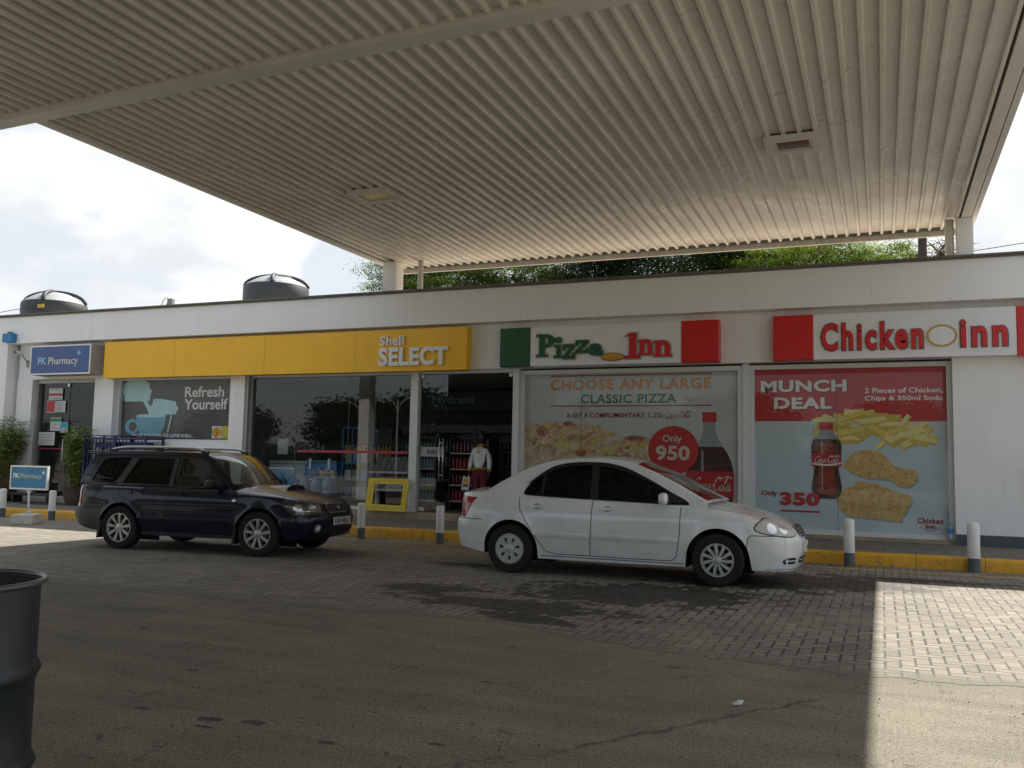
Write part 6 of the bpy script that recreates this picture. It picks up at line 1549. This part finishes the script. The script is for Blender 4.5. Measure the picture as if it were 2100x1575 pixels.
        # a grows towards the nose
        hl = spline([(.99, .675), (1.04, .745), (1.16, .785), (1.27, .775), (1.40, .72), (1.53, .64), (1.54, .605), (1.38, .592), (1.2, .61), (1.06, .635)], 4, True)
        def conv(poly): return [(p[0]+s_off, p[1]) for p in poly]
        s_off = -.18
        # find offset so that the rear tip sits at body x=2.92
        best = min(np.linspace(-1.5, 1.5, 121), key=lambda q: abs((fd(.99+q, .655, 0)).x-3.03)+ (5 if fd(.99+q, .655, 0).y*sgn < 0 else 0)); s_off = float(best)
        c.patch('lamp_rim', offset_poly(conv(hl), .012), fd, BLK, .003)
        h_ = c.patch('headlamp', conv(hl), fd, HAZY, .008)
        c.patch('lamp_bowl', circ(1.17+s_off, .685, .06, .055, 20), fd, REFL, .010, parent=h_); c.patch('lamp_bowl', circ(1.33+s_off, .67, .055, .05, 20), fd, REFL, .0102, parent=h_)
        d2 = Vector((.80, -sgn*.60, 0)); u2 = Vector((.60, sgn*.80, 0)); fr_ = c.ondir(d2, u2)
        best = min(np.linspace(-2.5, 2.5, 161), key=lambda q: abs(fr_(q, .8, 0).x+.66)+(5 if fr_(q, .8, 0).y*sgn < 0 else 0)+(5 if fr_(q, .8, 0).x > -.3 else 0)); b_ = float(best)
        sg2 = -1 if fr_(b_+.05, .8, 0).x < fr_(b_, .8, 0).x else 1
        q_ = lambda L: [(b_+sg2*p[0]*-1*-1, p[1]) for p in L] if sg2 < 0 else [(b_-p[0], p[1]) for p in L]
        TL = lambda L: [(b_+(p[0] if sg2 < 0 else -p[0]), p[1]) for p in L]
        c.patch('tail_lamp', TL([(.0, .675), (-.05, .80), (-.10, .93), (.16, .955), (.20, .80), (.20, .675)]), fr_, LRED_, .008, thick=.008)
        c.patch('indicator', TL([(-.03, .765), (-.06, .84), (.17, .85), (.18, .775)]), fr_, LAMB, .0105)
        c.wheel(0, sgn, .302, .195, 'cover', .19, .765); c.wheel(2.6, sgn, .302, .195, 'fan', .19, .765)
    ff = c.ondir((-1, 0, 0), (0, 1, 0))
    gr = c.patch('grille', [(-.33, .685), (-.38, .63), (-.26, .565), (.26, .565), (.38, .63), (.33, .685), (.2, .705), (-.2, .705)], ff, CHR, .010, thick=.01)
    c.patch('grille_mesh', [(-.31, .675), (-.35, .63), (-.245, .578), (.245, .578), (.35, .63), (.31, .675), (.19, .693), (-.19, .693)], ff, BLK, .0125, parent=gr)
    bars = MB()
    for z in (.60, .632, .664): c.line(bars, [(-.33, z), (.33, z)], ff, .008, .016)
    for y in (-.2, -.07, .07, .2): c.line(bars, [(y, .58), (y, .685)], ff, .008, .0158)
    bars.build('grille_bar', CHR, gr, local=True)
    c.patch('badge', circ(0, .648, .05, .034, 20), ff, CHR, .02)
    for y0, y1 in ((-.36, .36), (-.66, -.44), (.44, .66)):
        b = c.patch('bumper_intake', [(y0+.02, .275), (y1-.02, .275), (y1, .315), (y1-.03, .35), (y0+.03, .35), (y0, .315)], ff, GAPM, .003)
        q = MB(); c.line(q, [(y0+.02, .315), (y1-.02, .315)], ff, .014, .008); q.build('intake_bar', PAINT, b, local=True)
    g_ = MB(); c.line(g_, [(-.74, .215), (.74, .215)], ff, .006, .002); g_.build('panel_gap', GAPM, root, local=True)
    p_ = c.patch('number_plate', [(-.26, .40), (.26, .40), (.26, .51), (-.26, .51)], ff, PLATE, .03, thick=.03)
    def pf(u, v, d): 
        q = ff(u, v, .031); return (q.x+d, q.y, q.z)
    a = MB(); q = random.Random(6)
    for k in range(6):
        y = -.20+.068*k; a.box(ff(0, .45, .032).x, ff(0, .45, .033).x, y, y+.012, .42, .49); a.box(ff(0, .45, .0322).x, ff(0, .45, .0332).x, y+.012, y+.034, q.choice((.42, .45, .478)), q.choice((.432, .462, .49)))
    a.build('plate_marks', PLK, p_, local=True)
    ib = c.ondir((1, 0, 0), (0, 1, 0)); c.patch('number_plate', [(-.26, .74), (.26, .74), (.26, .85), (-.26, .85)], ib, PLATE, .012, thick=.012)
    cabin_interior(c, .33, 1.1, 1.45, 2.34, .55, .89, root)
    w_ = MB()
    for y in (-.35, .15): w_.tube([(2.44, y, .985), (2.32, y+.25, 1.045), (2.24, y+.48, 1.08)], .009, 5)
    w_.build('wiper', BLK, root, local=True)
    w_ = MB(); w_.tube([(2.40, -.55, 1.0), (2.24, -.05, 1.085)], .008, 5); w_.build('wiper', BLK, root, local=True)
    return c
def cabin_interior(c, xr, xm, xf, xd, seat_z, belt, root):
    f = MB()
    for y in (-.36, .36):
        f.bevel_box(xf-.25, xf+.25, y-.23, y+.23, .35, seat_z, .06); f.bevel_box(xf-.40, xf-.22, y-.22, y+.22, seat_z-.02, seat_z+.55, .07); f.bevel_box(xf-.39, xf-.28, y-.12, y+.12, seat_z+.58, seat_z+.75, .045)
    f.bevel_box(xr-.05, xr+.45, -.6, .6, .35, seat_z, .06); f.bevel_box(xr-.20, xr+.0, -.6, .6, seat_z-.02, seat_z+.50, .07)
    for y in (-.36, .36): f.bevel_box(xr-.20, xr-.09, y-.12, y+.12, seat_z+.52, seat_z+.66, .04)
    f.build('seat', INT, root, local=True, angle=50)
    d = MB(); d.bevel_box(xd-.28, xd+.02, -.66, .66, belt-.18, belt-.02, .06); d.box(xd-.1, xd+.05, -.66, .66, .35, belt-.10); d.box(xr-.45, xr-.22, -.6, .6, belt-.1, belt-.06)
    d.build('dashboard', M('dash_black', (.02, .02, .021), .6), root, local=True)
    s = MB(); C_ = Vector((xd-.42, -.36, belt-.06)); pts = []
    for k in range(25):
        a = 2*PI*k/24; pts.append((C_.x+.06*math.sin(a), C_.y+.18*math.cos(a), C_.z+.17*math.sin(a)))
    s.tube(pts, .014, 6); s.tube([(C_.x, C_.y, C_.z), (C_.x+.2, C_.y, C_.z-.08)], .03, 6); s.tube([pts[0], pts[12]], .012, 5); s.build('steering_wheel', BLK, root, local=True)

def build_estate():
    root = thing('parked_car', (-10.95, 11.42, .004), 'dark navy estate car with roof rails and bonnet scoop parked on the left', 'car', rz=RAD(5.2))
    sc_ = .968; root.scale = (sc_, sc_, sc_)
    PAINT = paint_mat('navy_car_paint', (.004, .005, .019), .0, .3, .6, .06, .2)
    GREY = M('bumper_dark_grey', (.030, .034, .040), .5, var=.1)
    S = dict(W=.865, xr=-1.0, xf=3.44, axle=.335, arch=[(0, .395), (2.525, .395)], xa=2.9, xb=-.4, bowF=.24, bowR=.13, cabin=(-.55, 1.95), flare=.016)
    S['plan'] = hermite([(-1.0, .88), (-.85, .94), (-.55, .97), (0, .99), (1.2, 1.0), (2.5, .99), (2.95, .955), (3.25, .89), (3.44, .785)])
    S['side'] = hermite([(.18, .92), (.28, .95), (.42, .985), (.52, 1.0), (.60, .99), (.74, .995), (.88, .98), (1.05, .935)])
    S['zb'] = hermite([(-1.0, .36), (-.7, .30), (-.4, .27), (0, .24), (1.3, .235), (2.1, .24), (2.93, .26), (3.44, .285)])
    S['zs'] = hermite([(-1.0, 1.0), (-.6, 1.0), (.6, .99), (1.5, .978), (2.0, .965), (2.5, .93), (3.0, .865), (3.25, .82), (3.44, .765)])
    S['zt'] = hermite([(-1.0, 1.02), (-.6, 1.06), (.6, 1.07), (1.5, 1.05), (2.05, 1.055), (2.5, 1.02), (3.0, .93), (3.25, .875), (3.44, .805)])
    S['XF'] = hermite([(.25, -.06), (.34, -.01), (.48, .03), (.58, .035), (.64, .0), (.72, -.04), (.86, -.09)])
    S['XR'] = hermite([(.25, -.10), (.4, .0), (.58, .05), (.63, .03), (.67, -.03), (.9, -.035), (1.05, -.06)])
    c = Car(root, S); c.build_body(PAINT, lower=lambda x, z: (x < -.37 and z < .635) or (z < .30 and -.4 < x < 2.2), rear_lower=GREY)
    belt = hermite([(-.95, 1.02), (0, 1.0), (1.0, .985), (2.05, .962)])
    top = [(-.94, 1.03), (-.89, 1.18), (-.82, 1.34), (-.72, 1.475), (-.55, 1.53), (-.1, 1.553), (.6, 1.556), (1.15, 1.545), (1.42, 1.515), (1.58, 1.43), (1.76, 1.26), (1.92, 1.10), (2.03, .985)]
    rq = spline([(-.66, 1.065), (-.63, 1.18), (-.56, 1.35), (-.50, 1.43), (-.25, 1.445), (.02, 1.447), (-.06, 1.28), (-.19, 1.05), (-.42, 1.045)], 3, True)
    rd = [(-.04, 1.04), (.04, 1.20), (.165, 1.43), (.21, 1.447), (.55, 1.447), (.845, 1.445), (.85, 1.03), (.4, 1.035)]
    fd_ = spline([(.94, 1.03), (.935, 1.3), (.945, 1.425), (.98, 1.444), (1.15, 1.444), (1.36, 1.43), (1.48, 1.37), (1.62, 1.23), (1.81, 1.03), (1.4, 1.022)], 3, True)
    c.cabin(top, belt, .26, .03, (1.48, 2.0), (-.91, -.78), [(rq, TINT), (rd, TINT), (fd_, MIDG)], PAINT, TINT, CLEAR, .02)
    for sgn in (-1, 1):
        fs = c.onside(sgn); fn = lambda u, v, d, s_=sgn: (u, s_*(c.yy(u, v)+d), v)
        for p_ in ([(-.18, 1.045), (-.055, 1.043), (.15, 1.442), (.04, 1.447)], [(.86, 1.03), (.925, 1.03), (.92, 1.446), (.86, 1.446)], [(1.66, 1.005), (1.86, 1.0), (1.80, 1.05), (1.68, 1.15)]):
            MB().prism(p_, fn, 0, .006).build('window_pillar', PGB, root, local=True)
        dw = MB(); dw.prism([(-.07, 1.025), (.86, 1.012), (1.85, .99), (1.85, 1.003), (.86, 1.028), (-.07, 1.041)], fn, 0, .010); dw.build('window_strip', BLK, root, local=True)
        g_ = MB()
        for pts in ([(.895, 1.015), (.885, .70), (.86, .29)], [(.86, .29), (.50, .29), (.47, .42), (.41, .60), (.27, .74), (.10, .80), (-.05, .84), (-.08, 1.02)], [(.86, .285), (1.2, .282), (1.95, .29), (2.02, .42), (2.04, .70), (2.04, .95)],
                    [(-.40, .635), (-.65, .635), (-.93, .635)], [(2.95, .62), (3.05, .64), (3.2, .65)], [(-.52, .70), (-.50, .92), (-.28, .93)]):
            c.line(g_, pts, fs, .009)
        tpf = c.ontop(); c.line(g_, [(2.08, sgn*.70), (2.5, sgn*.69), (3.0, sgn*.63), (3.18, sgn*.58)], tpf, .008)
        g_.build('panel_gap', GAPM, root, local=True)
        for x0, x1 in ((.48, .85), (.90, 1.99)): c.patch('side_moulding', [(x0, .50), (x0+.02, .47), (x1-.02, .455), (x1, .475), (x1-.02, .505), (x0+.02, .525)], fs, PAINT, .016, thick=.016)
        for x in (.02, .98):
            c.patch('door_handle', [(x, .90), (x+.02, .885), (x+.18, .885), (x+.20, .90), (x+.18, .915), (x+.02, .915)], fs, PAINT, .032, thick=.032)
        c.patch('side_marker', circ(2.10, .83, .035, .022, 14), fs, CHR, .012, thick=.012); c.patch('sill_skirt', [(.45, .30), (2.0, .29), (2.0, .25), (.45, .255)], fs, GREY, .012, thick=.012)
        yb = sgn*c.yy(1.74, 1.03); mm = MB(); mm.tube([(1.78, yb, 1.02), (1.75, yb+sgn*.09, 1.035)], .035, 8)
        bm = bmesh.new(); bmesh.ops.create_icosphere(bm, subdivisions=3, radius=1)
        for v in bm.verts:
            k = v.co; sg = lambda q: math.copysign(abs(q)**.55, q); v.co = Vector((1.73+.06*sg(k.x), yb+sgn*.17+.105*sg(k.y), 1.065+.068*sg(k.z)))
        mm.from_bm(bm, 0); bm.free(); mm.build('wing_mirror', BLK, root, local=True, angle=40)
        # roof rail
        rl = MB(); zt = lambda x: np.interp(x, [p[0] for p in top], [p[1] for p in top])
        xs_ = np.linspace(-.50, 1.38, 22); pts = [(x, sgn*(c.yy(x, zt(x))-.06), zt(x)+.035+.035*math.sin(PI*min(1, max(0, (x+.50)/.25))/2 if x < -.25 else PI/2 if x < 1.12 else PI/2*(1-(x-1.12)/.26*.9))) for x in xs_]
        rl.tube(pts, .020, 8); rl.build('roof_rail', ALLOY, root, local=True, smooth=True)
        for x in (-.46, 1.32, .45): MB().bevel_box(x-.07, x+.07, pts[0][1]-.025, pts[0][1]+.025, zt(x)-.02, zt(x)+.055, .015).build('rail_foot', BLK, root, local=True)
        d = Vector((-.80, -sgn*.60, 0)); u = Vector((.60, -sgn*.80, 0)); fd2 = c.ondir(d, u)
        best = min(np.linspace(-2, 2, 161), key=lambda q: abs(fd2(q, .74, 0).x-2.98)+(5 if fd2(q, .74, 0).y*sgn < 0 else 0)); b_ = float(best)
        hl = spline([(b_-.02, .83), (b_+.12, .85), (b_+.40, .84), (b_+.50, .80), (b_+.52, .69), (b_+.48, .65), (b_+.20, .64), (b_+.05, .67)], 4, True)
        c.patch('lamp_rim', offset_poly(hl, .014), fd2, BLK, .003); h_ = c.patch('headlamp', hl, fd2, M('lamp_dark_base', (.05, .05, .055), .2, coat=1.0), .006)
        for q, r in ((.15, .065), (.36, .07)): c.patch('lamp_bowl', circ(b_+q, .742, r, r*.85, 22), fd2, REFL, .009, parent=h_); c.patch('lamp_bulb', circ(b_+q, .745, r*.38, r*.35, 14), fd2, M('bulb_glass', (.75, .75, .72), .1), .012, parent=h_)
        c.patch('lamp_reflector_strip', [(b_+.07, .70), (b_+.42, .675), (b_+.44, .69), (b_+.08, .715)], fd2, REFL, .0095, parent=h_); c.patch('lamp_lens', hl, fd2, LENS, .016, parent=h_)
        d2 = Vector((.55, -sgn*.83, 0)); u2 = Vector((.83, sgn*.55, 0)); fr_ = c.ondir(d2, u2)
        best = min(np.linspace(-2.8, 1, 191), key=lambda q: abs(fr_(q, .8, 0).x+.86)+(5 if fr_(q, .8, 0).y*sgn < 0 else 0)); b_ = float(best)
        c.patch('tail_lamp', [(b_-.10, .66), (b_-.10, .99), (b_+.02, .98), (b_+.065, .80), (b_+.06, .66)], fr_, LRED_, .012, thick=.012)
        c.wheel(0, sgn, .338, .215, 'alloy', .225, .76); c.wheel(2.525, sgn, .338, .215, 'alloy', .225, .76)
        ml = MB(); ml.prism([(-.44, .16), (-.40, .16), (-.34, .45), (-.40, .45)], lambda u, v, d_, s_=sgn: (u, s_*d_, v), .62, .84); ml.build('mud_flap', BLK, root, local=True); ml = MB(); ml.prism([(2.08, .17), (2.12, .17), (2.16, .42), (2.10, .42)], lambda u, v, d_, s_=sgn: (u, s_*d_, v), .62, .85); ml.build('mud_flap', BLK, root, local=True)
    ff = c.ondir((-1, 0, 0), (0, 1, 0))
    gr = c.patch('grille', [(-.30, .80), (-.33, .76), (-.29, .655), (.29, .655), (.33, .76), (.30, .80)], ff, CHR, .016, thick=.016)
    c.patch('grille_mesh', [(-.285, .788), (-.31, .757), (-.275, .668), (.275, .668), (.31, .757), (.285, .788)], ff, BLK, .019, parent=gr)
    bars = MB()
    for z in (.695, .728, .76): c.line(bars, [(-.28, z), (.28, z)], ff, .010, .023)
    bars.build('grille_bar', M('grille_dark', (.05, .05, .055), .35), gr, local=True); c.patch('badge', circ(0, .733, .055, .032, 22), ff, CHR, .028)
    for sgn in (-1, 1):
        fl = c.patch('fog_lamp', circ(sgn*.56, .44, .062, .062, 24), ff, REFL, .010, thick=.01); c.patch('fog_ring', circ(sgn*.56, .44, .04, .04, 18), ff, M('fog_glass', (.6, .62, .62), .08, coat=1), .016, parent=fl)
    c.patch('bumper_intake', [(-.42, .33), (.42, .33), (.47, .385), (.44, .43), (-.44, .43), (-.47, .385)], ff, GAPM, .003)
    c.patch('bumper_intake', [(-.30, .60), (.30, .60), (.30, .625), (-.30, .625)], ff, GAPM, .003)
    g_ = MB(); c.line(g_, [(-.75, .635), (.75, .635)], ff, .008, .002); g_.build('panel_gap', GAPM, root, local=True)
    xq = max(ff(y, .52, 0).x for y in (-.25, 0, .25))+.012
    p_ = MB().bevel_box(xq, xq+.012, -.27, .27, .475, .595, .004).build('number_plate', PLATE, root, local=True)
    a = MB(); text(a, 'KBR\u00b7086D', -.235, .235, .497, .573, lambda u, v, d_: (xq+.0125+d_, u, v), .0, .002, bold=.012)
    for z0, z1, y0, y1 in ((.478, .482, -.262, .262), (.588, .592, -.262, .262)): a.box(xq+.0122, xq+.0135, y0, y1, z0, z1)
    a.build('plate_lettering', PLK, p_, local=True)
    # bonnet scoop
    sp_ = MB(); tpf = c.ontop(); n = 9; vs = []
    for i in range(8):
        x = 2.26+.40*i/7; h = .010+.060*(i/7)**.8
        for j in range(n):
            y = -.31+.62*j/(n-1); e = 1-abs(2*j/(n-1)-1)**4; q = tpf(x, y*(1-.12*(1-i/7)), 0); vs.append((q.x, q.y, q.z-.004+h*e))
    sp_.add(vs, [(i*n+j, (i+1)*n+j, (i+1)*n+j+1, i*n+j+1) for i in range(7) for j in range(n-1)]); b0 = 7*n
    sp_.build('bonnet_scoop', PAINT, root, local=True, smooth=True)
    mo = MB(); q0 = vs[b0:b0+n]; mo.add([(p[0]-.015, p[1], p[2]-.002) for p in q0]+[(p[0]-.015, p[1], tpf(p[0]-.015, p[1], 0).z-.004) for p in q0], [(j, j+1, n+j+1, n+j) for j in range(n-1)]); mo.build('scoop_mouth', GAPM, root, local=True)
    rs = MB(); rs.bevel_box(-.95, -.68, -.56, .56, 1.515, 1.55, .015); rs.build('roof_spoiler', PAINT, root, local=True)
    sr = MB(); sr.box(.0, .95, -.40, .40, 1.583, 1.592); sr.build('sunroof', M('sunroof_glass', (.02, .02, .022), .08, coat=1), root, local=True)
    cabin_interior(c, .05, .85, 1.22, 1.93, .62, .97, root)
    w_ = MB()
    for y in (-.50, .05): w_.tube([(2.12, y, 1.05), (2.02, y+.22, 1.12), (1.98, y+.45, 1.15)], .009, 5)
    w_.build('wiper', BLK, root, local=True)
    return c
build_saloon()
build_estate()
